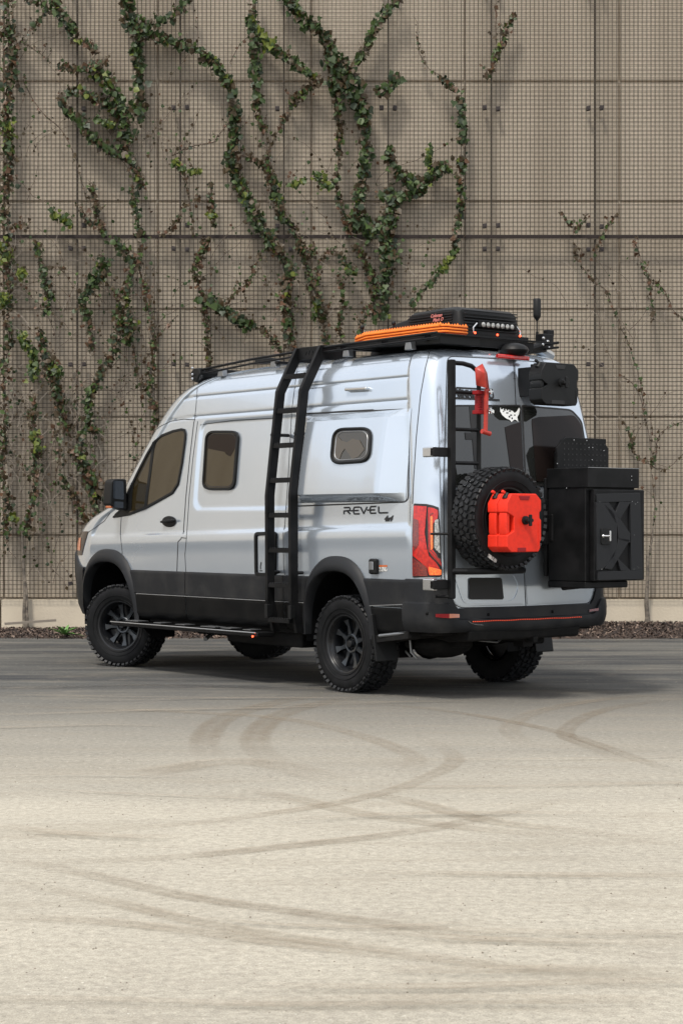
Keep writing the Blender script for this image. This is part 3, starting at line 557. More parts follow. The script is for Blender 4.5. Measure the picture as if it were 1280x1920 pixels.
def plan(z, NS=300):
    W, uR, uF, rl, rw = float(Wz(z)), float(uRz(z)), float(uFz(z)), float(rLz(z)), float(rWz(z))
    P = []
    Wc = W-RV
    for i in range(26): v = Wc*i/26; P.append((uR+BR*(v/W)**2*(W/Wc)**2, v))
    for i in range(20):
        a = PI/2*i/20; P.append((uR+BR+RC*(1-math.cos(a)**(2/PE)), Wc+RV*math.sin(a)**(2/PE)))
    ua, ub = uR+BR+RC, uF-BF-rl
    us = np.linspace(ua, ub, NS+1); vs = side_v(us, np.full(NS+1, z)); P += list(zip(us, vs))
    for i in range(1, 20):
        a = PI/2*(1-i/20); P.append((ub+rl*math.cos(a), W-rw+rw*math.sin(a)))
    Wf = W-rw
    for i in range(13): v = Wf*(1-i/12); P.append((uF-BF*(v/Wf)**2, v))
    return P
ARCH = [(.06, .41, .44, .62, 2.5), (3.73, .41, .49, .64, 2.5)]      # opening: centre u, z, half width, height, exponent
def arch_snap(u, z, grow=0.):
    for (cu, cz, a, b_, e) in ARCH:
        a += grow; b_ += grow; du, dz = (u-cu)/a, max(z-cz, 0)/b_
        r = (abs(du)**e+dz**e)**(1/e)
        if r < 1:
            if z < cz: return True, cu+math.copysign(a, du if du else 1), z
            return True, cu+(u-cu)/max(r, 1e-6), cz+(z-cz)/max(r, 1e-6)
    return False, u, z
van = thing('camper_van', 'silver high roof camper van with black cladding and off-road tyres', 'van')
zs = list(np.arange(.575, 2.60, .0155))+list(np.arange(2.60, 2.80, .013))+[2.81, 2.82, 2.83, 2.84, 2.85, 2.86, 2.868, 2.876, 2.883, 2.889, 2.895]
rows = [plan(z) for z in zs]; N = len(rows[0]); K = len(zs)
vs = []; inside = np.zeros((K, N), bool)
for k, z in enumerate(zs):
    for i, (u, v) in enumerate(rows[k]):
        zz = z
        if 46 <= i <= 46+315 and z < 1.2:
            ins, u2, z2 = arch_snap(u, z)
            if ins: inside[k, i] = True; u, zz = u2, z2
        vs.append((u, v, zz))
fs = []
for k in range(K-1):
    for i in range(N-1):
        if inside[k, i] and inside[k+1, i] and inside[k, i+1] and inside[k+1, i+1]: continue
        fs.append((k*N+i, k*N+i+1, (k+1)*N+i+1, (k+1)*N+i))
n0 = len(vs)
vs2 = vs+[(u, -v, z) for u, v, z in vs]
fs2 = fs+[(a+n0, d+n0, c+n0, b_+n0) for a, b_, c, d in fs]
top = (K-1)*N
for i in range(N-1): fs2.append((top+i, top+i+1, n0+top+i+1, n0+top+i))
me = bpy.data.meshes.new('body'); me.from_pydata(vs2, [], fs2); me.materials.append(M['paint'])
bm = bmesh.new(); bm.from_mesh(me); bmesh.ops.remove_doubles(bm, verts=bm.verts, dist=.0004); bmesh.ops.recalc_face_normals(bm, faces=bm.faces); bm.to_mesh(me)
BVH = BVHTree.FromBMesh(bm); bm.free()
me.shade_smooth(); me.set_sharp_from_angle(angle=math.radians(50))
body = bpy.data.objects.new('body', me); C.objects.link(body); body.parent = van
LASTN = [Vector((0, 1, 0))]
def hit(px, py, off=0.):
    d = ray(px, py); loc, nrm, idx, dist = BVH.ray_cast(CAML, d)
    if loc is None: return None
    if nrm.dot(d) > 0: nrm = -nrm
    return loc+nrm*off
def hitn(px, py):
    d = ray(px, py); loc, nrm, idx, dist = BVH.ray_cast(CAML, d)
    if loc is None: return None, None
    if nrm.dot(d) > 0: nrm = -nrm
    return loc, nrm
def rpoly(P, r, k=4):            # round the corners of a pixel polygon
    out = []; n = len(P)
    for i in range(n):
        a, b_, c = Vector(P[i-1]), Vector(P[i]), Vector(P[(i+1) % n]); rr = r[i] if isinstance(r, (list, tuple)) else r
        d1 = (a-b_); d2 = (c-b_); q = min(rr, d1.length*.48, d2.length*.48); p1 = b_+d1.normalized()*q; p2 = b_+d2.normalized()*q
        for j in range(k+1):
            t = j/k; out.append(tuple((1-t)**2*p1+2*t*(1-t)*b_+t*t*p2))
    return out
def dense(P, step=6, closed=True):
    out = []; n = len(P)
    for i in range(n if closed else n-1):
        a, b_ = P[i], P[(i+1) % n]; L_ = math.hypot(b_[0]-a[0], b_[1]-a[1]); m = max(1, int(L_/step))
        for j in range(m): out.append((a[0]+(b_[0]-a[0])*j/m, a[1]+(b_[1]-a[1])*j/m))
    if not closed: out.append(P[-1])
    return out
def strip(b, P, wd, off, closed=False, hgt=.002, mi=0, step=6):       # flat band that follows the body surface
    P = dense(P, step, closed); H_ = [hitn(*p) for p in P]; H_ = [h_ for h_ in H_ if h_[0] is not None]; n = len(H_)
    if n < 2: return
    rows = []
    for i, (p, nr) in enumerate(H_):
        a = H_[(i-1) % n][0] if (closed or i) else p; c = H_[(i+1) % n][0] if (closed or i < n-1) else p
        s = nr.cross((c-a).normalized())*wd/2
        rows.append([p-s+nr*(off-hgt), p-s*.8+nr*(off+hgt), p+s*.8+nr*(off+hgt), p+s+nr*(off-hgt)])
    if closed: rows.append(rows[0])
    b.grid(rows, mi)
def patch(b, poly, off, ny=20, nx=14, mi=0, bulge=0.):
    ys_ = [p[1] for p in poly]; y0, y1 = min(ys_)+.01, max(ys_)-.01; rows = []
    for j in range(ny+1):
        y = y0+(y1-y0)*(.5-.5*math.cos(PI*j/ny)); xsx = []
        for i in range(len(poly)):
            (xa, ya), (xb, yb) = poly[i-1], poly[i]
            if (ya <= y) != (yb <= y): xsx.append(xa+(xb-xa)*(y-ya)/(yb-ya))
        xa, xb = min(xsx), max(xsx); r = []
        for i in range(nx+1):
            p, nr = hitn(xa+(xb-xa)*i/nx, y)
            if p is None: p, nr = (r[-1], Vector((0, 1, 0))) if r else (on_v(xa, y, 1), Vector((0, 1, 0)))
            r.append(p+nr*(off+bulge*math.sin(PI*i/nx)*math.sin(PI*j/ny)))
        rows.append(r)
    b.grid(rows, mi)
def text_obj(s, size, name, m, parent, fmap, ext=.0015, sx=1., shear=0., bold=0., spacing=1., align='LEFT'):
    cu = bpy.data.curves.new('t', 'FONT'); cu.body = s; cu.size = size; cu.extrude = ext; cu.shear = shear; cu.offset = bold; cu.space_character = spacing; cu.resolution_u = 3; cu.align_x = align
    t = bpy.data.objects.new('t', cu); C.objects.link(t); bpy.context.view_layer.update()
    dg = bpy.context.evaluated_depsgraph_get(); me_ = bpy.data.meshes.new_from_object(t.evaluated_get(dg)); bpy.data.objects.remove(t)
    for v_ in me_.vertices: v_.co = fmap(v_.co.x*sx, v_.co.y, v_.co.z)
    me_.materials.clear(); me_.materials.append(m); me_.name = name
    o = bpy.data.objects.new(name, me_); C.objects.link(o); o.parent = parent; return o

# seams and grooves
sm = MB()
for P, wd in (([(805, 659), (797, 690), (788, 740), (780, 820), (775, 900), (773, 945)], .007),
              ([(372, 704), (368, 760), (365, 790)], .006),
              ([(364, 790), (356, 860), (349, 930), (344, 1000), (340, 1010), (334, 1016), (332, 1073)], .010),
              ([(371, 790), (362, 860), (355, 930), (350, 1008), (347, 1040), (349, 1073)], .006),
              ([(340, 1008), (349, 1009)], .008),
              ([(228, 966), (226, 1000), (230, 1040), (243, 1073)], .006),
              ([(300, 800), (320, 790), (345, 786), (366, 787)], .008), ([(300, 800), (285, 815), (262, 850), (240, 890)], .006),
              ([(376, 797), (385, 795), (440, 788), (515, 784)], .008),
              ([(573, 776), (640, 771), (700, 768)], .008),
              ([(566, 655), (556, 700), (547, 770), (540, 900), (534, 985), (531, 1000), (532, 1060), (534, 1078)], .005),
              ([(163, 1000), (178, 990), (196, 977), (207, 962)], .006)):
    strip(sm, P, wd, .0008)
strip(sm, rpoly([(562, 776), (768, 767), (765, 941), (556, 949)], [5, 16, 12, 5], 5), .013, .0015, True)
sm.build('panel_gap', M['paint_dark'], body, normals=False)
# rear door gaps
sm = MB()
strip(sm, rpoly([(838, 668), (962, 674), (985, 1137), (852, 1140), (832, 1085), (831, 900)], [12, 1, 1, 20, 10, 5], 5), .008, .0008, True)
strip(sm, rpoly([(962, 674), (1066, 684), (1087, 760), (1107, 850), (1121, 1100), (1105, 1131), (985, 1137)], [1, 10, 10, 10, 20, 10, 1], 4), .007, .0008, True)
strip(sm, [(845, 708), (900, 705), (962, 710), (1060, 716)], .006, .0005)
strip(sm, [(988, 1077), (1060, 1076), (1100, 1072)], .005, .0005)
sm.build('door_gap', M['paint_dark'], body, normals=False)
# doors: thin skins a few mm proud over the rear face so each door is a part
d = MB(); patch(d, rpoly([(840, 670), (959.5, 676), (982.5, 1135), (853, 1137), (834, 1085), (833, 900)], [11, 1, 1, 18, 8, 4], 5), .0035, 40, 20); dl = d.build('rear_door', M['paint'], van, normals=False)
d = MB(); patch(d, rpoly([(964.5, 677), (1063, 686), (1084, 760), (1103, 850), (1117, 1100), (1102, 1129), (987.5, 1134)], [1, 9, 8, 8, 18, 8, 1], 4), .0035, 40, 20); dr = d.build('rear_door', M['paint'], van, normals=False)
# rear glass
for P, r, dp in (([(846, 761), (973, 761), (980, 912), (846, 912)], [10, 2, 2, 12], dl), ([(977, 761), (1069, 769), (1088, 790), (1106, 905), (984, 912)], [2, 8, 8, 14, 2], dr)):
    f = MB(); Q = rpoly(P, r, 5); patch(f, Q, .008, 20, 16); gl = f.build('rear_window', M['rglass'], dp, normals=False)
    f = MB(); strip(f, Q, .016, .008, True, .003); f.build('window_seal', M['paint_dark'], van, normals=False)
f = MB(); patch(f, [(944, 800), (974, 792), (980, 905), (958, 905)], .0115, 16, 8); f.build('dark_pane_strip', M['rdark'], dl, normals=False)  # dark patches laid on the outer face of the rear glass
f = MB(); patch(f, rpoly([(994, 783), (1074, 779), (1087, 796), (1101, 903), (1003, 903)], [8, 6, 6, 4, 2], 4), .0115, 20, 16); f.build('dark_pane_area', M['rdark'], dr, normals=False)
f = MB(); strip(f, [(884, 762), (886, 790), (890, 830), (894, 880)], .07, .0120, False, .0005); strip(f, [(870, 818), (893, 819)], .06, .0122, False, .0005); f.build('strap_rail', M['paint_dark'], dl, normals=False)
# licence recess and blank plate
f = MB(); strip(f, rpoly([(850, 1076), (962, 1076), (972, 1100), (962, 1128), (868, 1131)], [2, 6, 12, 18, 10], 5), .012, .005, True, .004); f.build('plate_recess_rim', M['paint'], van, normals=False)
f = MB(); patch(f, rpoly([(877, 1083), (938, 1083), (942, 1124), (877, 1124)], 3, 3), .014, 6, 6); f.build('licence_plate', M['plate'], van, normals=False)
# cab window
wp = [(348, 806), (309, 816), (290, 829), (259, 887), (243, 921), (229, 955), (274, 950), (296, 940), (325, 923), (335, 905), (341.5, 871), (348, 827)]
wp = [(341, 805.5), (325, 809), (305, 817), (291, 828), (277, 852), (259, 887), (243, 921), (228, 957), (214, 969), (243, 964), (274, 952), (296, 940), (324, 924), (335, 907), (342, 871), (348, 827), (349, 814), (347, 807)]
f = MB(); patch(f, wp, .007, 30, 16); dw = f.build('cab_window', M['glass'], van, normals=False)
f = MB(); strip(f, wp, .028, .009, True, .004); strip(f, [(290, 829), (283, 885), (274, 952)], .045, .011, False, .003)
patch(f, [(243, 921), (252, 905), (248, 961), (214, 969), (228, 957)], .011, 10, 6); f.build('window_frame', M['black2'], dw, normals=False)
# side windows
def sidewin(P, r, wd=.026):
    Q = rpoly(P, r, 5); f = MB(); patch(f, Q, .012, 16, 12); g_ = f.build('side_window', M['glass'], van, normals=False)
    f = MB(); strip(f, Q, wd, .014, True, .010, step=4); f.build('window_frame', M['black2'], g_, normals=False)
    f = MB(); c = (sum(q[0] for q in Q)/len(Q), sum(q[1] for q in Q)/len(Q)); Q2 = [(c[0]+(q[0]-c[0])*.88, c[1]+(q[1]-c[1])*.92) for q in Q]
    strip(f, Q2, .006, .0135, True, .001, step=4); f.build('window_bead', M['paint_dark'], g_, normals=False)
    return g_
g1 = sidewin([(390, 810), (449.5, 810), (441, 917), (383, 917)], 15)
f = MB(); patch(f, [(392, 815), (446, 815), (445, 830), (441, 845), (434, 856), (426, 852), (420, 842), (411, 836), (402, 840), (396, 846), (389, 836)], .0135, 10, 8); f.build('painted_reflection', M['rdark'], g1, normals=False)  # dark reflection shape painted onto the pane
# bed flare: outward swelling box with its own window
def FQ(u, z, d): return Vector((u, float(side_v(u, z))+d, z))
fl = MB(); U = [.66, .60, .50, .40, .2, 0, -.2, -.40, -.56, -.60, -.68, -.75, -.80]; DU = [0, .055, .115, .125, .128, .128, .128, .128, .13, .124, .078, .036, .0]
Z = [1.603, 1.615, 1.645, 1.672, 1.70, 1.8, 1.95, 2.1, 2.2, 2.30, 2.335, 2.36]; DZ = [0, .22, .72, 1.0, 1.0, .97, .91, .83, .77, .70, .28, 0]
UU = np.interp(np.linspace(0, 12, 61), range(13), U); fu = np.interp(np.linspace(0, 12, 61), range(13), DU); ZZ = np.interp(np.linspace(0, 11, 45), range(12), Z); fz = np.interp(np.linspace(0, 11, 45), range(12), DZ)
fl.grid([[FQ(u, z, .003+a*c) for u, a in zip(UU, fu)] for z, c in zip(ZZ, fz)])
flo = fl.build('bed_flare', M['paint'], van, smooth=16)
def FV(u, z): return float(side_v(u, z))+.003+float(np.interp(u, U[::-1], DU[::-1]))*float(np.interp(z, Z, DZ))
def flare_pts(P, off):
    out = []
    for px, py in P:
        v = 1.06
        for _ in range(8): q = on_v(px, py, v); v = FV(q.x, q.z)+off
        out.append(on_v(px, py, v))
    return out
Q = rpoly([(626, 805), (696, 803), (692, 864), (620, 869)], 19, 6)
f = MB(); pts = flare_pts(Q, .006); f.add([*pts], [tuple(range(len(pts)))]); g2 = f.build('side_window', M['glass'], van, smooth=0)
f = MB(); pts = flare_pts(dense(Q, 4), .006); f.tube(pts, .014, 8, closed=True); f.build('window_frame', M['black2'], g2, normals=False)
f = MB(); pts = flare_pts([(633, 818), (640, 826), (650, 829), (661, 822), (674, 826), (683, 842), (672, 856), (660, 861), (653, 851), (646, 841), (640, 850), (636, 862), (628, 860), (627, 838)], .009); f.add(pts, [tuple(range(len(pts)))]); f.build('painted_reflection', M['rbrown'], g2, smooth=0)  # brown shape painting a reflection on the flare window
c = (658, 836); Q2 = [(c[0]+(q[0]-c[0])*.84, c[1]+(q[1]-c[1])*.84) for q in Q]; f = MB(); f.tube(flare_pts(dense(Q2, 4), .008), .004, 5, closed=True); f.build('window_bead', M['edge'], g2, normals=False)

# cladding
def clad(name, u0, u1, m, zlist, zmax=1.0, parent=van):
    nu = int((u1-u0)/.02); b_ = MB(); R_ = []; ins_ = []
    for z, off in zlist:
        r = []; ii = []
        for k in range(nu+1):
            u = u0+(u1-u0)*k/nu; ins, u2, z2 = arch_snap(u, z); z2 = min(z2, zlist[0][0]) if ins else z2
            r.append((u2, float(side_v(np.array(u2), np.array(z2)))+off, z2)); ii.append(ins)
        R_.append(r); ins_.append(ii)
    n = nu+1; vs_ = [p for r in R_ for p in r]; F_ = []
    for i in range(len(R_)-1):
        for k in range(nu):
            if ins_[i][k] and ins_[i+1][k] and ins_[i][k+1] and ins_[i+1][k+1]: continue
            F_.append((i*n+k, i*n+k+1, (i+1)*n+k+1, (i+1)*n+k))
    b_.add(vs_, F_); o = b_.build(name, m, parent, smooth=40); return o
def zl(a, b_, n, off): return [(a+(b_-a)*i/n, off(i/n)) for i in range(n+1)]
up = [(.972, .001), (.970, .010), (.960, .017)]+zl(.95, .752, 12, lambda t: .019+.004*t)+[(.746, .018), (.744, .006)]
lo = [(.738, .006), (.736, .014)]+zl(.73, .56, 10, lambda t: .017-.004*t)+[(.53, .004), (.50, -.03)]
for (a, c) in ((-.885, .79), (.80, 2.335), (2.345, 3.40), (3.41, 3.98)): clad('side_cladding', a, c, M['clad'], up)
for (a, c) in ((-.885, -.40), (.525, .79), (.80, 2.335), (2.345, 3.225)): clad('lower_cladding', a, c, M['clad_low'], lo)
b_ = MB()
for (a, c) in ((-.875, -.36), (.50, 3.24)):
    us = np.arange(a, c, .05); b_.tube([(u, float(side_v(u, .741))+.020, .741+(.0 if u > -.3 else .03*(-.3-u)/.5)) for u in us], .0045, 5)
b_.build('pale_edge_strip', M['pale_edge'], van, normals=False)  # pale strip paints the highlight along the cladding step
# arch flares
for (cu, cz, a, bb, e), (z0, sgn) in zip(ARCH, ((.60, 1), (.60, 1))):
    rows = []
    for k in range(41):
        t = -.03*PI+1.06*PI*k/40
        ct, st_ = math.cos(t), math.sin(t); sg = lambda q, p_: math.copysign(abs(q)**p_, q)
        x0 = cu+a*sg(ct, 2/e); zz0 = cz+bb*sg(st_, 2/e) if st_ > 0 else cz+.45*st_
        r = []
        for kk, (ex, off) in enumerate(((-.005, -.05), (-.005, .045), (.01, .056), (.05, .050), (.095, .030), (.115, .004))):
            x1 = cu+(a+ex*.42)*sg(ct, 2/e); z1 = cz+(bb+ex*1.05)*sg(st_, 2/e) if st_ > 0 else cz+.45*st_
            z1 = max(z1, .47); off = off*(.45+.55*float(sstep(np.array((z1-.5)/.45)))) if off > 0 else off; r.append((x1, float(side_v(np.array(x1), np.array(max(z1, .5))))+off, z1))
        rows.append(r)
    b_ = MB(); b_.grid(rows); b_.build('wheel_arch_flare', M['flare'], van, smooth=50)
    b_ = MB(); rows = []
    for k in range(33):
        t = PI*k/32; x0 = cu+(a+.0)*math.copysign(abs(math.cos(t))**(2/e), math.cos(t)); z1 = cz+bb*abs(math.sin(t))**(2/e)
        rows.append([(x0, .99, z1), (x0, .8, z1), (x0, .55, z1)])
    rows = [[(rows[0][0][0], y, .47 if y > .9 else .3) for y in (.99, .8, .55)]]+rows+[[(rows[-1][0][0], y, .47 if y > .9 else .3) for y in (.99, .8, .55)]]
    b_.grid(rows); b_.box2((cu-a, .54, .3), (cu+a, .55, cz+bb+.02)); b_.build('wheel_liner', M['clad_low'], van, smooth=60)
    b_ = MB(); b_.add([(p[0], -p[1], p[2]) for r in rows for p in r], [(i*3+k, i*3+k+1, i*3+k+4, i*3+k+3) for i in range(len(rows)-1) for k in range(2)]); b_.build('wheel_liner', M['clad_low'], van, smooth=60)

# rear bumper
def perim(z, i0, i1, off, both=False):
    P = plan(z); P = P[i0:i1+1]; out = []
    if both: P = [(u, -v) for u, v in P[:0:-1]]+P
    for i, (u, v) in enumerate(P):
        a, c = P[max(i-1, 0)], P[min(i+1, len(P)-1)]; tx, ty = c[0]-a[0], c[1]-a[1]; L_ = math.hypot(tx, ty) or 1
        out.append((u-ty/L_*off, v+tx/L_*off, (u, v)))
    return out
ref = perim(.8, 0, 48, 0, True)
def bump_top(v, u):
    a = abs(v); t = sstep(np.array((a-.76)/.12)); return .745+.05*0+float(t)*.235
prof = [(1.0, .006), (1.0, .014), (.985, .020), (.93, .022), (.62, .024), (.57, .026), (.54, .046), (.40, .052), (.22, .050), (.10, .038), (0, .012), (-.02, -.10)]
rows = []
for t, off in prof:
    P = perim(.8, 0, 50, off, True); r = []
    for (u, v, (ru, rv)) in P:
        zt = bump_top(rv, ru); zb = .535+.02*abs(rv); r.append((u, v, zb+(zt-zb)*t))
    rows.append(r)
b_ = MB(); b_.grid(rows); rb = b_.build('rear_bumper', M['clad'], van, smooth=50)
BB = MB(); BB.grid(rows); bmb = bmesh.new(); tm = bpy.data.meshes.new('t'); tm.from_pydata(BB.v, [], BB.f); bmb.from_mesh(tm); BVHB = BVHTree.FromBMesh(bmb); bmb.free(); bpy.data.meshes.remove(tm)
def hitb(px, py, off=0):
    d = ray(px, py); l, n_, i_, q = BVHB.ray_cast(CAML, d)
    if l is None: return None
    return l-d*off
def bpatch(P, name, m, off=.014, parent=rb):
    q = [hitb(x, y, off) for x, y in P]; q = [x for x in q if x]; b_ = MB()
    n = len(q)//2; b_.grid([[q[i] for i in range(n)], [q[2*n-1-i] for i in range(n)]]); return b_.build(name, m, parent, normals=False)
bpatch([(816, 1151), (830, 1151), (842, 1151), (842, 1159), (830, 1158.5), (816, 1157)], 'rear_reflector', M['redd']); bpatch([(842, 1151), (852, 1151), (861, 1151.5), (861, 1158), (852, 1158.5), (842, 1159)], 'rear_reflector', M['amber'])
bpatch([(1104, 1143), (1122, 1140), (1121, 1145), (1104, 1147)], 'rear_reflector', M['lensdark'])
b_ = MB(); P = [hitb(886+(1088-886)*k/60, 1165.5-8.5*k/60+(.35*math.sin(k*.4)), .006) for k in range(61)]; P = [p for p in P if p]
b_.tube(P, .005, 5); b_.build('light_strip_backing', M['redd'], rb, normals=False)
b_ = MB()
for k, p in enumerate(P): b_.sphere(p+Vector((-.004, 0, 0)), .0042, 6)
tag(b_.build('light_strip', M['ledor'], rb, normals=False), 'thin red light strip glowing along the lower edge of the bumper')
b_ = MB(); b_.tube([hitb(x, y, .01) for x, y in ((878, 1164), (882, 1168), (892, 1171), (905, 1172))], .003, 5); b_.build('strip_cable', M['steel'], rb, normals=False)
b_ = MB()
for x, y in ((800, 1150), (915, 1152), (1035, 1147)): b_.sphere(hitb(x, y, 0), .014, 10)
b_.build('parking_sensor', M['clad_low'], rb, normals=False)
b_ = MB(); b_.prism([(-1.22, .56), (-1.20, .475), (-.95, .46), (-.6, .5), (-.6, .6), (-1.0, .62)], 1, -.60, .66); b_.build('lower_valance', M['under'], van, bevel=.02)
# side step behind rear wheel and running board
b_ = MB(); b_.tube([(-.52, 1.02, .505), (-.65, 1.015, .52), (-.86, 1.005, .545)], .014, 8); b_.build('rear_sill_tube', M['alu'], van)
b_ = MB(); b_.prism([(-.42, .50), (-.88, .56), (-.88, .50), (-.42, .44)], 1, .7, 1.02); b_.build('sill_skirt', M['under'], van)
b_ = MB(); b_.box2((1.0, .96, .425), (3.45, 1.15, .465)); rbd = b_.build('running_board', M['black'], van, bevel=.01)
b_ = MB(); b_.tube([(3.45, 1.155, .462), (1.02, 1.155, .462)], .006, 5); b_.build('board_edge', M['pale_edge'], rbd)
for u in (1.3, 2.1, 2.9): 
    b_ = MB(); b_.bar((u, .5, .5), (u, 1.0, .44), .05, .03); b_.build('board_bracket', M['under'], rbd)
b_ = MB(); b_.sphere((1.06, 1.16, .43), .010, 8); b_.build('marker_light', M['led'], rbd)
b_ = MB()
for u in (1.15, 1.45, 1.7, 2.2, 2.6, 3.0): b_.box2((u, 1.0, .478), (u+random.uniform(.1, .28), 1.12, .484))
b_.build('step_grip', M['alu'], rbd)
b_ = MB(); b_.tube([(2.18, .8, .40), (2.1, .92, .37), (2.06, .98, .35)], .02, 8); b_.build('exhaust_tip', M['alu'], van)
# underbody
b_ = MB(); b_.box2((.62, -.92, .46), (3.12, .92, .60)); b_.box2((-1.0, -.60, .50), (4.4, .60, .62)); b_.box2((-1.05, -.90, .52), (-.55, .90, .60)); b_.box2((.6, -.45, .34), (3.0, .45, .5)); b_.box2((-.9, .35, .40), (4.2, .50, .52)); b_.box2((-.9, -.50, .40), (4.2, -.35, .52)); b_.box2((.75, .45, .33), (1.9, .85, .5)); b_.build('chassis', M['under'], van, bevel=.02)
b_ = MB(); b_.tube([(0, -.8, .41), (0, .8, .41)], .055, 12); b_.sphere((-.03, .05, .41), .17, 16, 0, (1, .85, 1)); b_.sphere((-.12, .05, .40), .13, 16); b_.build('rear_axle', M['under'], van)
b_ = MB(); b_.tube([(3.665, -.8, .41), (3.665, .8, .41)], .05, 12); b_.box2((3.4, -.5, .35), (3.9, .5, .6)); b_.build('front_axle', M['under'], van)
b_ = MB(); b_.sphere((-.62, .42, .42), .19, 18, 0, (1.1, 1.5, .62)); b_.tube([(-.5, .7, .42), (-.3, .2, .38)], .03, 8); b_.build('muffler', M['under'], van)
for s in (1, -1):
    b_ = MB(); b_.tube([(-.75, .46*s, .50), (-.4, .46*s, .40), (0, .46*s, .34), (.4, .46*s, .40), (.75, .46*s, .52)], .03, 6); b_.tube([(-.1, .55*s, .38), (-.2, .5*s, .8)], .035, 8); b_.build('leaf_spring', M['under'], van)
    b_ = MB(); b_.prism([(-.42, .68), (-.44, .68), (-.505, .29), (-.485, .29)], 1, .80*s if s > 0 else -1.0, 1.04*s if s > 0 else -.78); b_.build('mud_flap', M['black2'], van, bevel=.012)
b_ = MB(); b_.box2((-1.12, -.14, .40), (-1.0, -.03, .52)); b_.tube([(-1.1, -.3, .49), (-1.13, 0, .47), (-1.1, .3, .49)], .018, 8); b_.box2((-1.22, -.10, .44), (-1.0, -.05, .49)); b_.build('tow_hitch', M['under'], van, bevel=.006)
b_ = MB()
for u_, v_ in ((-.35, .62), (-.55, .72)): b_.tube([(u_, v_, .5), (u_-.02, v_, .36), (u_-.06, v_-.03, .31)], .012, 6)
b_.tube([(-1.0, .1, .47), (-1.1, .25, .45), (-1.05, .42, .47)], .008, 6); b_.build('hanging_hose', M['alu'], van)

# ------------------------------------------------------------------ wheels
def tyre_mb():
    b_ = MB(); R0 = .397; hw = .140
    prof = [(.222, .095), (.228, .112), (.245, .122), (.29, .139), (.335, .143), (.362, .140), (.380, .132), (.391, .118), (R0, .095), (R0+.002, .05), (R0+.002, -.05), (R0, -.095), (.391, -.118), (.380, -.132), (.335, -.143), (.29, -.139), (.245, -.122), (.228, -.112), (.222, -.095)]
    b_.lathe(prof, 96); n = 46
    for k, (yy, wy, wl, sk, ph) in enumerate(((-.108, .046, .040, .15, 0), (-.056, .040, .040, -.45, .5), (0, .036, .042, .5, .2), (.056, .040, .040, -.45, .7), (.108, .046, .040, .15, .4))):
        for i in range(n):
            a = 2*PI*(i+ph)/n; R = Matrix.Rotation(-a, 3, 'Y') @ Matrix.Rotation(sk+(.25 if i % 2 else -.1), 3, 'X')
            rr = .404-(.007 if abs(yy) > .1 else 0); c_ = Vector((rr*math.cos(a), yy+(.005 if i % 2 else -.004), rr*math.sin(a)))
            tl = Matrix.Rotation(-a, 3, 'Y') @ Matrix.Rotation(-.22 if yy > .1 else (.22 if yy < -.1 else 0), 3, 'Z') @ Matrix.Rotation(sk+(.25 if i % 2 else -.1), 3, 'X')
            b_.box(c_, (.016, wy*(.92 if i % 2 else 1.06), wl*(1 if i % 2 else .9)), tl, 1)
    for s in (1, -1):
        for i in range(n):
            a = 2*PI*(i+.4)/n; tl = Matrix.Rotation(-a, 3, 'Y') @ Matrix.Rotation(-.95*s, 3, 'Z')
            L_ = .030 if i % 2 else .046; rr = .386-(.006 if i % 2 == 0 else 0)
            b_.box((rr*math.cos(a), s*.132, rr*math.sin(a)), (.012, L_, .030), tl, 1)
    for r_, y_ in ((.30, .1425), (.262, .132)):
        b_.lathe([(r_-.003, y_-.001), (r_, y_+.003), (r_+.003, y_-.001)], 72)
    return b_
def rim_mb():
    b_ = MB()
    b_.lathe([(.222, .100), (.236, .122), (.246, .124), (.249, .118), (.249, .112), (.240, .108), (.232, .104), (.226, .088), (.214, .070), (.206, .03), (.203, -.11)], 72)
    b_.lathe([(.203, -.02), (.10, -.03), (.0, -.03)], 48)
    return b_
TY, RM_ = tyre_mb(), rim_mb()
sp = MB()
for i in range(8):
    a = 2*PI*i/8+.2; R = Matrix.Rotation(-a, 4, 'Y')
    pr = [(.070, .050), (.085, .050), (.15, .046), (.205, .062), (.207, .030), (.15, .014), (.07, .010)]
    for s0, s1 in (((-1), 1),):
        ws = [.020, .019, .014, .030, .030, .012, .018]; vs_ = [R @ Vector((x, y, -w_)) for (x, y), w_ in zip(pr, ws)]+[R @ Vector((x, y, w_)) for (x, y), w_ in zip(pr, ws)]
        n = 7; sp.add(vs_, [tuple(range(n)), tuple(range(2*n-1, n-1, -1))]+[(q, q+n, (q+1) % n+n, (q+1) % n) for q in range(n)])
sp.lathe([(.085, .010), (.083, .052), (.074, .058), (.062, .056), (.058, .030), (.0, .030)], 40)
lug = MB()
for i in range(6):
    a = 2*PI*i/6; lug.lathe([(.0, 0), (.0, 0)], 3) if False else lug.box((.046*math.cos(a), .036, .046*math.sin(a)), (.014, .022, .014), Matrix.Rotation(-a, 3, 'Y'))
cap = MB(); cap.lathe([(.034, .028), (.034, .070), (.028, .080), (0, .081)], 32)
def make_wheel(parent, loc, rz, rx=0):
    o = RM_.build('wheel', M['rim'], parent, smooth=40, loc=loc) if not WD else None
    if o is None:
        o = WD['w'].copy(); C.objects.link(o); o.parent = parent; o.location = loc
    o.rotation_euler = (rx, 0, rz)
    kids = ('tyre', TY, [M['rubber'], M['tread']]), ('spokes', sp, M['spoke']), ('wheel_nuts', lug, M['under']), ('hub_cap', cap, M['rim'])
    if not WD:
        WD['w'] = o
        for nm, mbx, mm in kids: WD[nm] = mbx.build(nm, mm, o, smooth=35)
    else:
        for nm, _, _ in kids:
            q = WD[nm].copy(); C.objects.link(q); q.parent = o
    return o
WD = {}
wl = make_wheel(van, (0, .845, .41), 0); wl.rotation_euler = (0, .5, 0)
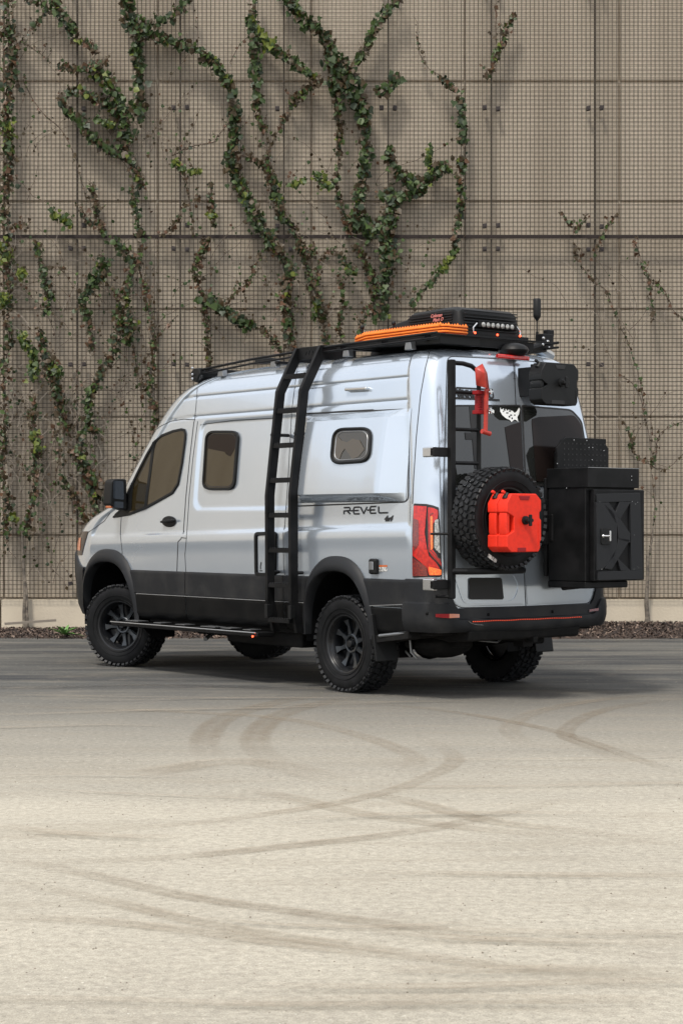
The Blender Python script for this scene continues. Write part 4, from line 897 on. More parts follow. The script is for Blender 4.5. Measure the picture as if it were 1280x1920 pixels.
w2 = make_wheel(van, (3.665, .845, .41), math.radians(23)); w2.rotation_euler = (0, 1.1, math.radians(23))
make_wheel(van, (0, -.845, .41), PI); make_wheel(van, (3.665, -.845, .41), PI+math.radians(22))

# ------------------------------------------------------------------ body furniture
# door handle
f = MB(); patch(f, [(318+13.5*math.cos(a), 978+10.5*math.sin(a)) for a in np.linspace(0, 2*PI, 24, endpoint=False)], .006, 10, 10, bulge=.006); dh = f.build('door_handle', M['black2'], van)
f = MB(); f.bar(hit(308, 979, .035), hit(331, 976, .035), .030, .022); f.build('handle_grip', M['black2'], dh, bevel=.008)
# service hatch
f = MB(); Q = rpoly([(481, 1001), (518, 1000), (516, 1077), (482, 1077)], 5, 4); strip(f, Q, .034, .010, True, .010, step=4); ht = f.build('service_hatch', M['black2'], van, normals=False)
f = MB(); patch(f, rpoly([(484, 1004), (515, 1003), (514, 1074), (485, 1074)], 3, 3), .006, 8, 6); f.build('hatch_lid', M['paint'], ht, normals=False)
f = MB(); strip(f, [(491, 1054), (489.5, 1062), (490, 1067)], .014, .009, False, .001); strip(f, [(488, 1070), (493, 1070)], .008, .009, False, .001); f.build('hatch_print', M['paint_dark'], ht, normals=False)
# electric inlet and warning sticker
f = MB(); c_, n_ = hitn(704, 1062); f.box(c_+Vector((0, .02, 0)), (.095, .05, .13)); ei = f.build('power_inlet', M['black2'], van, bevel=.018)
f = MB(); f.box(c_+Vector((.0, .048, .005)), (.050, .012, .07)); f.build('inlet_cover', M['alu'], ei, bevel=.006)
f = MB(); patch(f, [(711, 1059.5), (726, 1059.5), (726, 1063), (711, 1063)], .003, 2, 4); patch(f, [(711, 1063.2), (726, 1063.2), (726, 1071.5), (711, 1071.5)], .003, 3, 4, 1); f.build('warning_sticker', [M['amber'], M['label']], van, normals=False)
# marker lamp
f = MB(); f.bar(hit(652, 731, .012), hit(692, 729, .012), .058, .03); ml = f.build('awning_light', M['steel'], van, bevel=.010)
f = MB(); f.bar(hit(656, 731.5, .028), hit(688, 729.5, .028), .022, .010); f.build('lamp_lens', M['lenswh'], ml, bevel=.004)
# lettering on the side
def smap(px, py, off):
    o_ = hit(px, py)
    def fm(x, y, z): u = o_.x-x; zz = o_.z+y+.06*x*0; return Vector((u, float(side_v(np.array(u), np.array(zz)))+off+z, zz))
    return fm
# REVEL drawn as strokes: wide techno letters
f = MB(); X0, X1 = 645, 727
def LT(x, y): return (X0+(X1-X0)*x/10, 964.5-12.5*y-1.6*x/10*1.0*2)
for st_ in ([(0, 0), (0, .6)], [(0, 1), (1.2, 1), (1.35, .85), (1.3, .55), (.2, .5)], [(.7, .5), (1.4, 0)], [(1.5, .5), (3.3, .5)], [(3.5, 1), (2.35, 1), (2.2, .8), (2.2, .2), (2.4, 0), (3.5, 0)],
            [(3.75, 1), (4.5, 0), (5.25, 1)], [(5.3, .5), (7.0, .5)], [(7.3, 1), (6.1, 1), (5.95, .8), (5.95, .2), (6.1, 0), (7.3, 0)], [(7.9, 1), (7.9, .2), (8.1, 0), (10, 0)]):
    strip(f, [LT(*q) for q in st_], .014, .004, False, .001, step=2)
f.build('side_lettering', M['paint_dark'], van, normals=False)
text_obj('4x4', .062, 'badge_lettering', M['paint_dark'], van, smap(720, 977, .004), sx=1.05, shear=.45, bold=.003)
# emblem on the rear door
o_ = hit(844, 744)
def rmap(px, py, off, tilt=0.):
    o_ = hit(px, py)
    def fm(x, y, z):
        v = o_.y-x; zz = o_.z+y; u = float(uRz(zz))+BR*(abs(v)/float(Wz(zz)))**2; return Vector((u-off-z, v, zz))
    return fm
mp = rmap(846, 745, .006)
f = MB(); f.grid([[mp(x, y, 0) for x in np.linspace(0, .50, 8)] for y in (-.012, .004)]); f.grid([[mp(x, y, 0) for x in np.linspace(.05, .44, 8)] for y in (.075, .088)]); em = f.build('emblem_bars', M['paint_dark'], van, normals=False)
text_obj('W', .115, 'emblem_lettering', M['paint_dark'], em, mp, sx=.8, bold=.003)
text_obj('INNEBAGO', .085, 'emblem_lettering', M['paint_dark'], em, lambda x, y, z: mp(x+.088, y+.006, z), sx=.82, bold=.004)
# stickers on the rear glass
us = [(935, 765), (947, 768), (958, 771), (962, 775), (966, 772), (970, 765), (972, 768), (970, 777), (967, 783), (969, 792), (966, 789), (962, 787), (956, 792), (953, 788), (946, 785), (939, 779), (935, 772)]
f = MB(); pts = [hit(x, y, .0135) for x, y in us]; f.add(pts, [tuple(range(len(pts)))]); f.build('map_sticker', M['white'], van, smooth=0)
f = MB()
for x, y, a_, b2 in ((938, 766.5, 4, 3), (943, 768.5, 3, 4), (948, 769, 3, 2.4), (953, 771.5, 4, 2), (948, 775, 4, 2), (955, 779, 4, 2), (952, 782, 3, 3), (957, 785, 2.5, 3), (962, 779, 3, 1.8), (941, 772, 2, 2)):
    f.add([hit(x+q*a_/2, y+r*b2/2, .0150) for q, r in ((-1, -1), (1, -1), (1, 1), (-1, 1))], [(0, 1, 2, 3)])
f.build('map_sticker_states', M['rglass'], van, normals=False)
f = MB()
for P in ([(914, 768), (919, 776)], [(919, 768), (914, 776)], [(921, 769), (921, 775), (923, 770), (923, 775)]): strip(f, P, .009, .0135, False, .001, step=2)
f.build('small_sticker', M['white'], van, normals=False)
# tail light, built on the rounded corner
def lens(P, name, m, off, par, r=1.5, nx=10, ny=14): f = MB(); patch(f, rpoly(P, r, 3), off, ny, nx); return f.build(name, m, par, normals=False)
tl = lens([(776, 944), (800, 945), (822, 950), (824, 985), (828, 1082), (774, 1083), (773, 1000)], 'tail_light', M['paint_dark'], .006, van, 2, 14, 20)
lens([(777, 948), (801, 949), (797, 1000), (803, 1040), (822, 1060), (825, 1079), (805, 1079), (801, 1062), (775, 1044)], 'lamp_lens', M['lensred'], .012, tl)
lens([(776, 972), (786, 975), (787, 1020), (778, 1034), (775, 1020)], 'lamp_lens', M['lensdark'], .0135, tl)
lens([(774.5, 1045), (800, 1062), (803, 1080), (775, 1080)], 'lamp_lens', M['lensdark'], .0132, tl)
lens([(803, 951), (820, 954), (821, 972), (812, 972), (811, 1030), (826, 1052), (826, 1062), (804, 1036)], 'lamp_lens', M['lensred'], .0125, tl)
lens([(807, 968), (811.5, 968), (812, 1029), (808, 1032)], 'lamp_lens', M['lensor'], .016, tl)
lens([(815, 975), (821, 973), (824, 1038), (814, 1028)], 'reversing_lens', M['lenswh'], .015, tl)
lens([(804, 1062), (826, 1068), (826, 1078), (806, 1078)], 'lamp_lens', M['lensor'], .0145, tl)
f = MB()
for P in ([(803, 962), (804, 1033), (824, 1058)], [(813, 962), (807, 965), (807, 1031), (825, 1050)]): strip(f, P, .006, .0155, False, .001, step=4)
f.build('lamp_divider', M['lensdark'], tl, normals=False)
f = MB()
for (x, y, z) in ((0, 0, 0),):
    P = [(u, -v, z) for u, v, z in []]
rows = [[(u, -v-.004, z) for u, v, _ in [(uu, float(side_v(np.array(uu), np.array(z))), 0) for uu in np.linspace(-1.17, -.9, 12)]] for z in np.linspace(.99, 1.58, 8)]
f.grid(rows); f.build('tail_light', M['lensred'], van)
# high brake light and camera pod
f = MB(); P = [on_u(931, 667.5, -1.03), on_u(990, 672.5, -1.03)]; f.bar(P[0], P[1], .038, .04, (1, 0, 0)); f.build('high_brake_light', M['lensred'], van, bevel=.012)
f = MB(); c_ = on_u(962, 657, -.98); f.sphere(c_, .12, 16, 0, (1.1, 1.05, .52)); f.build('camera_pod', M['black2'], van)
# head light and indicator at the front corner
f = MB(); rows = []
for z in np.linspace(1.10, 1.345, 10):
    t = (z-1.10)/.245; r_ = []
    for k in range(8):
        u = 4.36-.02*t-(.10+.12*t)+(.10+.12*t)*1.6*k/7; u = min(u, float(uFz(z))-BF-.01); q = float(side_v(np.array(u), np.array(z))); r_.append((u, q+.006, z))
    rows.append(r_)
f.grid(rows); hl = f.build('headlight', M['headdark'], van, normals=False)
f = MB(); rows = []
for z in np.linspace(1.15, 1.28, 5):
    rows.append([(u, float(side_v(np.array(u), np.array(z)))+.010, z) for u in np.linspace(4.29, 4.42, 5)])
f.grid(rows); f.build('indicator_lens', M['amber'], hl, normals=False)
# front bumper ring
rows = []
i0 = 46+300-28
for z, off in ((.985, .004), (.98, .02), (.95, .03), (.80, .035), (.60, .035), (.50, .02), (.48, -.05)):
    P = plan(z); n_ = len(P); P = P[i0:]; r = []
    for i, (u, v) in enumerate(P):
        a, c = P[max(i-1, 0)], P[min(i+1, len(P)-1)]; tx, ty = c[0]-a[0], c[1]-a[1]; L_ = math.hypot(tx, ty) or 1
        rise = .16*float(sstep(np.array((u-4.25)/.3))) if z > .7 else 0
        r.append((max(u-ty/L_*off, 4.19), v+tx/L_*off, z+rise))
    rows.append([(u, -v, z_) for u, v, z_ in r[:0:-1]][::-1][::-1]+r if False else r+[(u, -v, z_) for u, v, z_ in r[-2::-1]])
f = MB(); f.grid(rows); f.build('front_bumper', M['clad'], van, smooth=50)
# mirror
mo = on_u(222, 930, 3.42)
f = MB(); P = rpoly([(208, 898), (236, 898), (237, 958), (205, 948)], [10, 5, 5, 6], 5); pp = [on_u(x, y, 3.40) for x, y in P]
f.prism([(q.y, q.z) for q in pp], 0, 3.38, 3.52); mi = f.build('door_mirror', M['black2'], van, bevel=.012)
f = MB(); P = rpoly([(213, 901), (232, 902), (233, 937), (213, 935)], 3, 4); pp = [on_u(x, y, 3.378) for x, y in P]; f.add(pp, [tuple(range(len(pp)))]); f.build('mirror_glass', M['mirror'], mi, smooth=0)
f = MB(); P = rpoly([(214, 940), (232, 941), (232, 953), (214, 951)], 2, 4); pp = [on_u(x, y, 3.378) for x, y in P]; f.add(pp, [tuple(range(len(pp)))]); f.build('mirror_glass', M['mirror'], mi, smooth=0)
f = MB(); c_ = on_u(205, 945, 3.45); f.box(c_, (.10, .03, .085)); f.build('indicator_lens', M['amber'], mi, bevel=.01)
f = MB(); f.bar(on_u(236, 945, 3.46), hit(240, 952), .09, .07); f.build('mirror_arm', M['black2'], mi, bevel=.01)

# ------------------------------------------------------------------ rear ladder on the door (part of the van)
ul = -1.30
def rp(px, py, u=ul): return on_u(px, py, u)
f = MB(); a = rp(846, 674); bt = rp(846, 1123); f.bar(a, (a.x, a.y, bt.z), .052, .052, (1, 0, 0)); rl = f.build('rear_ladder', M['black'], van, bevel=.010)
v1 = rp(846, 700).y; v2 = rp(897, 700).y; zt = rp(860, 681).z
f = MB(); f.tube([(ul, v1, zt), (ul, v1-.12, zt), (ul, v2+.08, zt-.015), (ul, v2+.02, zt-.05), (ul, v2, zt-.12), (ul, v2, 1.5)], .019, 10); f.build('ladder_rail', M['black'], rl)
for y in (735, 805, 868, 940):
    z = rp(860, y).z; f = MB(); f.tube([(ul, v1, z), (ul, v2, z)], .015, 8); f.build('ladder_rung', M['black'], rl)
for y, x0 in ((848, 808), (1096, 803)):
    f = MB(); p_ = rp(846, y); f.box((ul+.03, p_.y+.10, p_.z), (.05, .16, .075)); lt = f.build('door_latch', M['black'], rl, bevel=.008)
    f = MB(); f.box((ul+.08, p_.y+.155, p_.z), (.13, .05, .095 if y > 1000 else .08)); f.build('latch_plate', M['steel'], lt, bevel=.01)
f = MB(); p_ = rp(826, 1001); f.tube([(ul+.10, p_.y+.02, p_.z), (ul, rp(846, 1001).y, p_.z)], .010, 8); f.build('ladder_stay', M['black'], rl)
f = MB(); p_ = rp(832, 1119); f.tube([(ul+.08, p_.y+.02, p_.z), (ul, rp(846, 1119).y, p_.z)], .012, 8); f.build('ladder_stay', M['black'], rl)
# tyre carrier bar
za = on_u(900, 1071, -1.45).z
f = MB(); f.tube([(ul, v1, za), (-1.42, v1-.06, za), (-1.46, v1-.15, za), (-1.46, on_u(985, 1070, -1.46).y+.05, za), (-1.43, on_u(985, 1070, -1.46).y, za), (-1.2, on_u(985, 1070, -1.46).y-.03, za)], .027, 10)
f.build('tyre_carrier', M['black'], van)
SC = Vector((-1.43, .545, 1.465))
f = MB(); f.box2((ul, SC.y-.3, SC.z-.1), (-1.22, SC.y+.35, SC.z+.1)); f.box2((-1.66, SC.y-.07, SC.z-.07), (-1.25, SC.y+.07, SC.z+.07)); f.build('carrier_hub', M['black'], van, bevel=.008)
f = MB(); f.box2((-1.34, -.20, 1.35), (-1.24, .05, 1.42)); f.box2((-1.34, -.14, 1.25), (-1.20, -.06, 1.62)); f.tube([(-1.38, -.11, 1.28), (-1.38, -.11, 1.50)], .02, 8); f.build('box_hinge', M['black'], van, bevel=.006)
# spare wheel
sw = thing('spare_wheel', 'spare off-road wheel standing on the rear door carrier', 'spare wheel', SC)
o = WD['w'].copy(); C.objects.link(o); o.parent = sw; o.name = 'rim'; o.location = (0, 0, 0); o.rotation_euler = (0, .3, PI/2)
for nm in ('tyre', 'spokes', 'wheel_nuts'):
    q = WD[nm].copy(); C.objects.link(q); q.parent = o
f = MB(); P = [(-.150, .26, -.30), (-.150, .17, -.35), (-.146, .15, -.325), (-.146, .24, -.275)]; f.add(P, [(0, 1, 2, 3)]); f.build('paper_tag', M['label'], sw, smooth=0)
# ------------------------------------------------------------------ flat fuel containers
def canister(name, label, cat, p, m, th, W_, H_, group, front=True, capx=-1):
    o = thing(name, label, cat, p, group); w2_, h2_ = W_/2, H_/2
    # outline seen from behind: x to the right = -v
    P = [(-w2_+.05, h2_), (w2_-.055, h2_), (w2_, h2_-.05), (w2_, h2_-.13), (w2_-.018, h2_-.145), (w2_-.018, h2_-.19), (w2_, h2_-.205), (w2_, -h2_+.09), (w2_-.012, -h2_+.08), (w2_-.012, -h2_+.03), (w2_-.03, -h2_),
         (-w2_+.05, -h2_), (-w2_+.02, -h2_+.02), (-w2_+.0, -h2_+.04), (-w2_, -h2_+.13), (-w2_+.075, -h2_+.165), (-w2_+.075, h2_-.18), (-w2_, h2_-.145), (-w2_, h2_-.075)]
    hole = [(-w2_+.055, h2_-.17), (-w2_+.085, h2_-.19), (-w2_+.085, -h2_+.18), (-w2_+.055, -h2_+.155)]
    f = MB(); f.prism([(-x, z) for x, z in P], 0, -th/2, th/2); f.build('shell', m, o, bevel=.009, smooth=40)
    f = MB(); f.prism([(-x, z) for x, z in ((-w2_+.008, h2_-.145), (-w2_+.040, h2_-.160), (-w2_+.040, -h2_+.150), (-w2_+.008, -h2_+.130), (-w2_+.0, -h2_+.16), (-w2_+.0, h2_-.17))], 0, -th/2+.012, th/2-.012); f.build('grip', m, o, bevel=.008, smooth=40)
    f = MB(); f.lathe([(.0, .05), (.024, .05), (.026, .046), (.026, .02), (.030, .018), (.030, .0), (0, 0)], 24)
    vv = [Matrix.Rotation(PI/2+.5, 3, 'X') @ Vector(q)+Vector((0, w2_-.035, h2_-.045)) for q in f.v]; f.v = [tuple(q) for q in vv]; f.build('cap', M['black2'], o, smooth=40)
    f = MB(); f.box((0, w2_-.012, h2_+.012), (.022, .03, .022), Matrix.Rotation(.5, 3, 'X')); f.build('cap_tab', m, o, bevel=.004)
    if front:
        f = MB(); f.prism([(-x, z) for x, z in ((-.06, h2_-.018), (.06, h2_-.018), (.045, h2_-.05), (-.045, h2_-.05))], 0, -th/2-.004, -th/2+.01); f.build('painted_handle_recess', M['redd'] if m is M['red'] else M['paint_dark'], o, bevel=.003)  # darker raised plate, recess shade put into its colour
        f = MB(); f.prism([(-x, z) for x, z in ((-w2_+.11, -h2_+.005), (w2_-.17, -h2_+.005), (w2_-.17, -h2_+.035), (-w2_+.11, -h2_+.035))], 0, -th/2-.004, -th/2+.01); f.build('painted_foot_recess', M['redd'] if m is M['red'] else M['paint_dark'], o, bevel=.002)  # foot recess shade painted the same way
        f = MB(); f.prism([(-x, z) for x, z in ((w2_-.035, -h2_+.05), (w2_-.030, -h2_+.05), (w2_-.030, h2_-.22), (w2_-.035, h2_-.22))], 0, -th/2-.003, -th/2+.01); f.build('side_rib', m, o)
    return o
def knob(parent, p, m1, m2):
    f = MB(); f.lathe([(.0, .0), (.034, .0), (.034, .018), (.02, .022), (.018, .06), (0, .06)], 24); f.v = [tuple(Matrix.Rotation(PI/2, 3, 'Z') @ Vector(q)+Vector(p)) for q in f.v]; k = f.build('mount_knob', m1, parent, smooth=40)
    f = MB(); f.box(Vector(p)+Vector((-.062, 0, 0)), (.022, .025, .090)); f.box(Vector(p)+Vector((-.060, 0, 0)), (.018, .062, .026)); f.build('knob_grip', m2, parent, bevel=.006)
R1 = Vector((-1.755, .625, 1.43))
c1 = canister('fuel_container', 'red flat fuel container outermost in the pair on the spare wheel', 'fuel can', R1, M['red'], .108, .37, .455, 'red fuel containers on the spare wheel')
knob(c1, (-.054, -.005, .02), M['black2'], M['black2'])
c2 = canister('fuel_container', 'red flat fuel container sandwiched between the spare wheel and its twin', 'fuel can', R1+Vector((.114, 0, 0)), M['red'], .108, .37, .455, 'red fuel containers on the spare wheel', False)
pb = on_u(1050, 722, -1.30)
c3 = canister('water_container', 'black flat container mounted high on the right rear door', 'container', (-1.30, -.205, 2.575), M['black2'], .15, .43, .345, None)
knob(c3, (-.076, -.005, .01), M['black2'], M['black2'])
f = MB(); f.tube([(-.135, -.03, .01), (-.135, .02, .012)], .008, 8); f.build('knob_bolt', M['steel'], c3)
f = MB(); f.box2((-1.225, -.03, 2.42), (-1.20, -.38, 2.50)); f.box2((-1.225, -.03, 2.66), (-1.20, -.38, 2.74)); f.box2((-1.22, -.05, 2.48), (-1.03, -.08, 2.72)); f.box2((-1.20, -.35, 2.5), (-1.02, -.31, 2.72)); f.build('container_mount', M['black'], van, bevel=.005)

# ------------------------------------------------------------------ storage box on its swing arm
BX = Vector((-1.56, -.39, .93))
bx = thing('storage_box', 'tall black metal storage box with a recessed cutout door panel on the right rear', 'storage box', BX)
def LB(a, b_): return tuple(Vector(a)-BX), tuple(Vector(b_)-BX)
f = MB(); f.box2(*LB((-1.76, -.10, .955), (-1.335, -.68, 1.865))); f.build('shell', M['black'], bx, bevel=.010)
f = MB(); f.box2(*LB((-1.80, -.09, 1.715), (-1.33, -.69, 1.875))); f.build('lid', M['black'], bx, bevel=.006)
f = MB(); f.bar(*LB((-1.801, -.09, 1.876), (-1.801, -.69, 1.876)), .003, .003); f.build('lid_edge', M['edge'], bx)
f = MB(); f.box2(*LB((-1.33, -.10, .90), (-1.76, -.60, .955))); f.build('base_tray', M['black'], bx, bevel=.01)
dz0, dz1, dv0, dv1 = .955, 1.705, -.155, -.735
def bq(px, py): q = on_u(px, py, -1.83); return (q.y-BX.y, q.z-BX.z)
f = MB(); f.box2(*LB((-1.815, dv0+.01, dz0+.005), (-1.765, dv1-.0, dz1-.005))); f.build('door_panel', M['black'], bx, bevel=.008)
# raised cutout plate: frame made of polygons around the openings
def plate(P, name='cutout_plate', t0=-1.836, t1=-1.814):
    f = MB(); f.prism([bq(*p) for p in P], 0, t0-BX.x, t1-BX.x); return f.build(name, M['flare'], bx, bevel=.003)  # paler than the door panel, painting the openings as shaded recesses
plate([(1116, 926), (1198, 924), (1199, 940), (1118, 942)]); plate([(1120, 1072), (1203, 1069), (1203, 1086), (1120, 1088)])
plate([(1116, 942), (1128, 942), (1150, 962), (1155, 985), (1155, 1025), (1150, 1042), (1130, 1066), (1118, 1070)])
plate([(1180, 940), (1199, 940), (1203, 1069), (1182, 1070)])
plate([(1128, 942), (1140, 942), (1180, 1000), (1180, 1018), (1158, 1012), (1155, 985)]); plate([(1155, 1025), (1158, 1008), (1180, 1012), (1145, 1068), (1132, 1066)])
plate([(1160, 941), (1181, 941), (1160, 975), (1152, 962)]); plate([(1155, 1045), (1182, 1071), (1162, 1070)])
f = MB(); q = [bq(*p) for p in rpoly([(1124, 990), (1142, 990), (1142, 1021), (1124, 1021)], 4, 4)]; f.prism(q, 0, -1.846-BX.x, -1.833-BX.x); f.build('handle_plate', M['black2'], bx, bevel=.003)
kx = on_u(1133, 1005, -1.85)-BX; f = MB(); f.tube([kx+Vector((.03, .02, 0)), kx+Vector((-.04, -.01, 0))], .010, 8); f.bar(kx+Vector((-.045, -.012, -.042)), kx+Vector((-.045, -.012, .042)), .018, .014); f.sphere(kx+Vector((0, .02, 0)), .016, 8); f.build('t_handle', M['steel'], bx, bevel=.003)
f = MB()
for x, y in ((1123, 941), (1184, 940), (1190, 945), (1194, 942), (1127, 1067), (1187, 1067), (1193, 1062), (1196, 1064), (1187, 1003), (1061, 915), (1183, 893), (1183, 900)):
    p_ = on_u(x, y, -1.832 if y > 920 else -1.803)-BX
    if x == 1061: p_ = on_v(x, y, -.085)-BX
    f.sphere(p_, .0055, 6)
f.build('rivet', M['steel'], bx, normals=False)
f = MB(); f.prism([(v-BX.y, z-BX.z) for v, z in ((-.22, 1.90), (-.22, 1.98), (-.22, 2.05), (-.28, 2.12), (-.33, 2.14), (-.80, 2.14), (-.80, 2.09), (-.83, 2.06), (-.83, 1.86), (-.83, .90), (-.30, .87), (-.22, .96))], 0, -1.325-BX.x, -1.300-BX.x); bp_ = f.build('peg_board', M['black'], bx, bevel=.004)
f = MB()
for i in range(11):
    for j in range(5):
        p_ = Vector((-1.3265, -.30-.048*i, 2.09-.045*j))-BX; f.box(p_, (.003, .011, .013))
f.build('peg_holes', M['paint_dark'], bp_)
f = MB()
for x, y in ((1075, 825), (1099, 826), (1103, 839), (1110, 839), (1044, 869), (1109, 862), (1131, 845)): f.sphere(on_u(x, y, -1.33)-BX, .006, 6)
f.build('rivet', M['steel'], bp_, normals=False)
f = MB(); f.box2(*LB((-1.30, -.26, .95), (-1.24, -.34, 2.02))); f.box2(*LB((-1.30, -.26, 1.2), (-1.15, -.7, 1.3))); f.box2(*LB((-1.33, -.08, .99), (-1.30, -.2, 1.80))); f.build('swing_arm', M['black'], bx, bevel=.01)

# ------------------------------------------------------------------ red shovel on the ladder
SH = on_u(905, 750, -1.42)
sh = thing('folding_shovel', 'red folded camp shovel clamped upright on the rear ladder', 'shovel', SH)
def sp_(x, y, u=-1.42): return on_u(x, y, u)-SH
f = MB(); bl = [(890, 690), (904, 681.5), (913, 700), (917, 731), (911, 728), (892, 722)]
fr = [sp_(x, y, -1.44) for x, y in bl]; bk = [sp_(x, y, -1.41)+Vector((.0, 0, 0)) for x, y in bl]
mid0, mid1 = sp_(908, 700, -1.475), sp_(911, 727, -1.475)
f.add([fr[0], fr[1], fr[2], fr[3], fr[4], fr[5], mid0, mid1], [(0, 1, 6), (1, 2, 6), (2, 3, 7, 6), (0, 6, 7, 4, 5), (3, 4, 7)]); o = f.build('blade', M['redp'], sh, smooth=20)
s_ = o.modifiers.new('solid', 'SOLIDIFY'); s_.thickness = .004
f = MB(); f.bar(sp_(911.5, 728, -1.445), sp_(909.5, 808, -1.445), .030, .026, (1, 0, 0)); f.build('shaft', M['redp'], sh, bevel=.006)
f = MB(); f.tube([sp_(903, 808.5, -1.445), sp_(918, 813.5, -1.445)], .019, 12); f.build('handle', M['redp'], sh)
f = MB(); f.box((sp_(899, 754, -1.36)), (.07, .05, .17)); 
for y in (736, 773): f.box(sp_(898, y, -1.38), (.07, .09, .030))
for i in range(8): f.box(sp_(900, 744+i*3.2, -1.40), (.012, .055, .006))
f.build('clamp', M['redd'], sh, bevel=.006)
for y in (735, 770):
    f = MB(); f.tube([sp_(905, y, -1.40), sp_(918, y, -1.47)], .006, 6); f.bar(sp_(918, y-5, -1.47), sp_(920, y+4, -1.47), .02, .016); f.bar(sp_(915, y, -1.47), sp_(923, y-1, -1.47), .018, .012); f.build('wing_nut', M['steel'], sh, bevel=.003)

# ------------------------------------------------------------------ side ladder
ld = thing('side_ladder', 'tall black side ladder with serrated rungs hooked to the roof rack', 'ladder', (.67, 1.1, .5)); LO = Vector((.67, 1.1, .5))
def rail(path, name='rail'):
    f = MB(); rows = []
    for (p, q) in path:      # p outer-centre, q depth direction
        p = Vector(p); q = Vector(q); rows.append([p+Vector((.018, 0, 0)), p+Vector((-.018, 0, 0)), p+q+Vector((-.018, 0, 0)), p+q+Vector((.018, 0, 0))])
    n = len(rows); vs_ = [x-LO for r in rows for x in r]; F_ = []
    for i in range(n-1):
        for k in range(4): F_.append((i*4+k, i*4+(k+1) % 4, (i+1)*4+(k+1) % 4, (i+1)*4+k))
    F_ += [(3, 2, 1, 0), ((n-1)*4, (n-1)*4+1, (n-1)*4+2, (n-1)*4+3)]; f.add(vs_, F_); return f.build(name, M['black'], ld, bevel=.004, smooth=0)
UL_, UR_ = .865, .525
for u in (UL_, UR_):
    rail([((u, 1.09, .48), (0, -.08, 0)), ((u, 1.155, .76), (0, -.08, 0)), ((u, 1.16, 1.67), (0, -.085, 0)), ((u, 1.045, 2.585), (0, -.085, -.02)), ((u, .84, 2.965), (0, -.08, -.045)), ((u, .835, 2.975), (0, -.085, -.02))])
    f = MB(); f.prism([(1.10-LO.y, .62-LO.z), (1.16-LO.y, .60-LO.z), (1.16-LO.y, .72-LO.z), (1.10-LO.y, .72-LO.z)], 0, u-.02-LO.x, u+.02-LO.x); f.build('foot', M['black2'], ld, bevel=.004)
def ladv(z): return 1.16 if z < 1.67 else (1.16-.115*(z-1.67)/.915 if z < 2.585 else 1.045-.205*(z-2.585)/.38)
for z in [.565+.3035*i for i in range(8)]:
    f = MB(); vv = ladv(z)-.012; f.box2((UR_+.018-LO.x, vv-.055-LO.y, z-LO.z), (UL_-.018-LO.x, vv-LO.y, z+.030-LO.z))
    for k in range(8):
        uu = UR_+.03+(UL_-UR_-.06)*(k+.5)/8; f.prism([(vv-.055-LO.y, z+.0295-LO.z), (vv-LO.y, z+.0295-LO.z), (vv-LO.y-.004, z+.043-LO.z), (vv-.051-LO.y, z+.043-LO.z)], 0, uu-.011-LO.x, uu+.011-LO.x)
    r_ = f.build('rung', M['black'], ld, bevel=.002, smooth=0)
f = MB(); f.box2((UR_-.018-LO.x, .80-LO.y, 2.865-LO.z), (UL_+.0-LO.x, .815-LO.y, 2.975-LO.z)); tp = f.build('top_plate', M['black'], ld, bevel=.004)
f = MB(); f.box2((UR_-.025-LO.x, .44-LO.y, 2.85-LO.z), (UR_-.012-LO.x, .83-LO.y, 2.975-LO.z)); f.build('hook_plate', M['black'], ld, bevel=.003)
f = MB(); f.box2((UL_-.005-LO.x, .44-LO.y, 2.85-LO.z), (UL_+.012-LO.x, .83-LO.y, 2.975-LO.z)); f.build('hook_plate', M['black'], ld, bevel=.003)
f = MB()
for P in ([(.60, 2.905), (.625, 2.945), (.645, 2.92)], [(.645, 2.905), (.675, 2.955), (.70, 2.905)], [(.70, 2.92), (.72, 2.945), (.75, 2.905)]):
    for a, c in zip(P, P[1:]): f.bar((a[0]-LO.x, .817-LO.y, a[1]-LO.z), (c[0]-LO.x, .817-LO.y, c[1]-LO.z), .004, .006, (0, 1, 0))
f.build('mountain_logo', M['flare'], tp)
for z in (1.0, 2.2):
    f = MB()
    for u in (UL_, UR_): f.tube([(u-LO.x, 1.10-LO.y, z-LO.z), (u-LO.x, float(side_v(np.array(u), np.array(z)))+.01-LO.y, z-LO.z)], .015, 8)
    f.build('standoff', M['black2'], ld)

# ------------------------------------------------------------------ roof rack, boards, air conditioner
RZ = 2.955
f = MB()
for v in (.80, -.80):
    for zz in (2.915, 2.955):
        f.tube([(2.46, v*(1 if v > 0 else .78), zz-.075), (1.6, v*(1 if v > 0 else .76), zz-.03), (.60, v*(1 if v > 0 else .74), zz), (-.98, v*(1 if v > 0 else .72), zz+.012)], .012 if zz > 2.93 else .010, 8)
rk = f.build('roof_rack', M['black'], van)
f = MB()
for u in (2.3, 1.2): f.box2((u-.025, -.8, 2.86), (u+.025, .8, 2.885))
for u in (.3, -.25, -.8): f.box2((u-.03, -.58, 2.925), (u+.03, .80, 2.965))
f.build('cross_bar', M['black'], rk, bevel=.004)
for u, z0 in ((2.08, 2.82), (1.25, 2.85), (-.62, 2.875), (.2, 2.875)):
    f = MB(); f.prism([(u-.045, z0-.02), (u+.045, z0-.02), (u+.03, z0+.055), (u-.03, z0+.055)], 1, .745, .80); f.build('rack_foot', M['alu'] if u < 2.2 else M['steel'], rk, bevel=.004)
f = MB(); f.prism([(-.95, 2.885), (-.95, 2.96), (-.90, 2.975), (.28, 2.975), (.28, 2.935), (-.5, 2.90)], 1, .30, .74); f.build('rack_tray', M['black2'], rk, bevel=.006)
f = MB(); f.box2((-.98, .80, 2.955), (-.955, -.56, 2.968)); f.box2((-.945, .60, 2.885), (-.93, -.32, 2.955)); f.build('rear_fascia', M['black'], rk, bevel=.002)
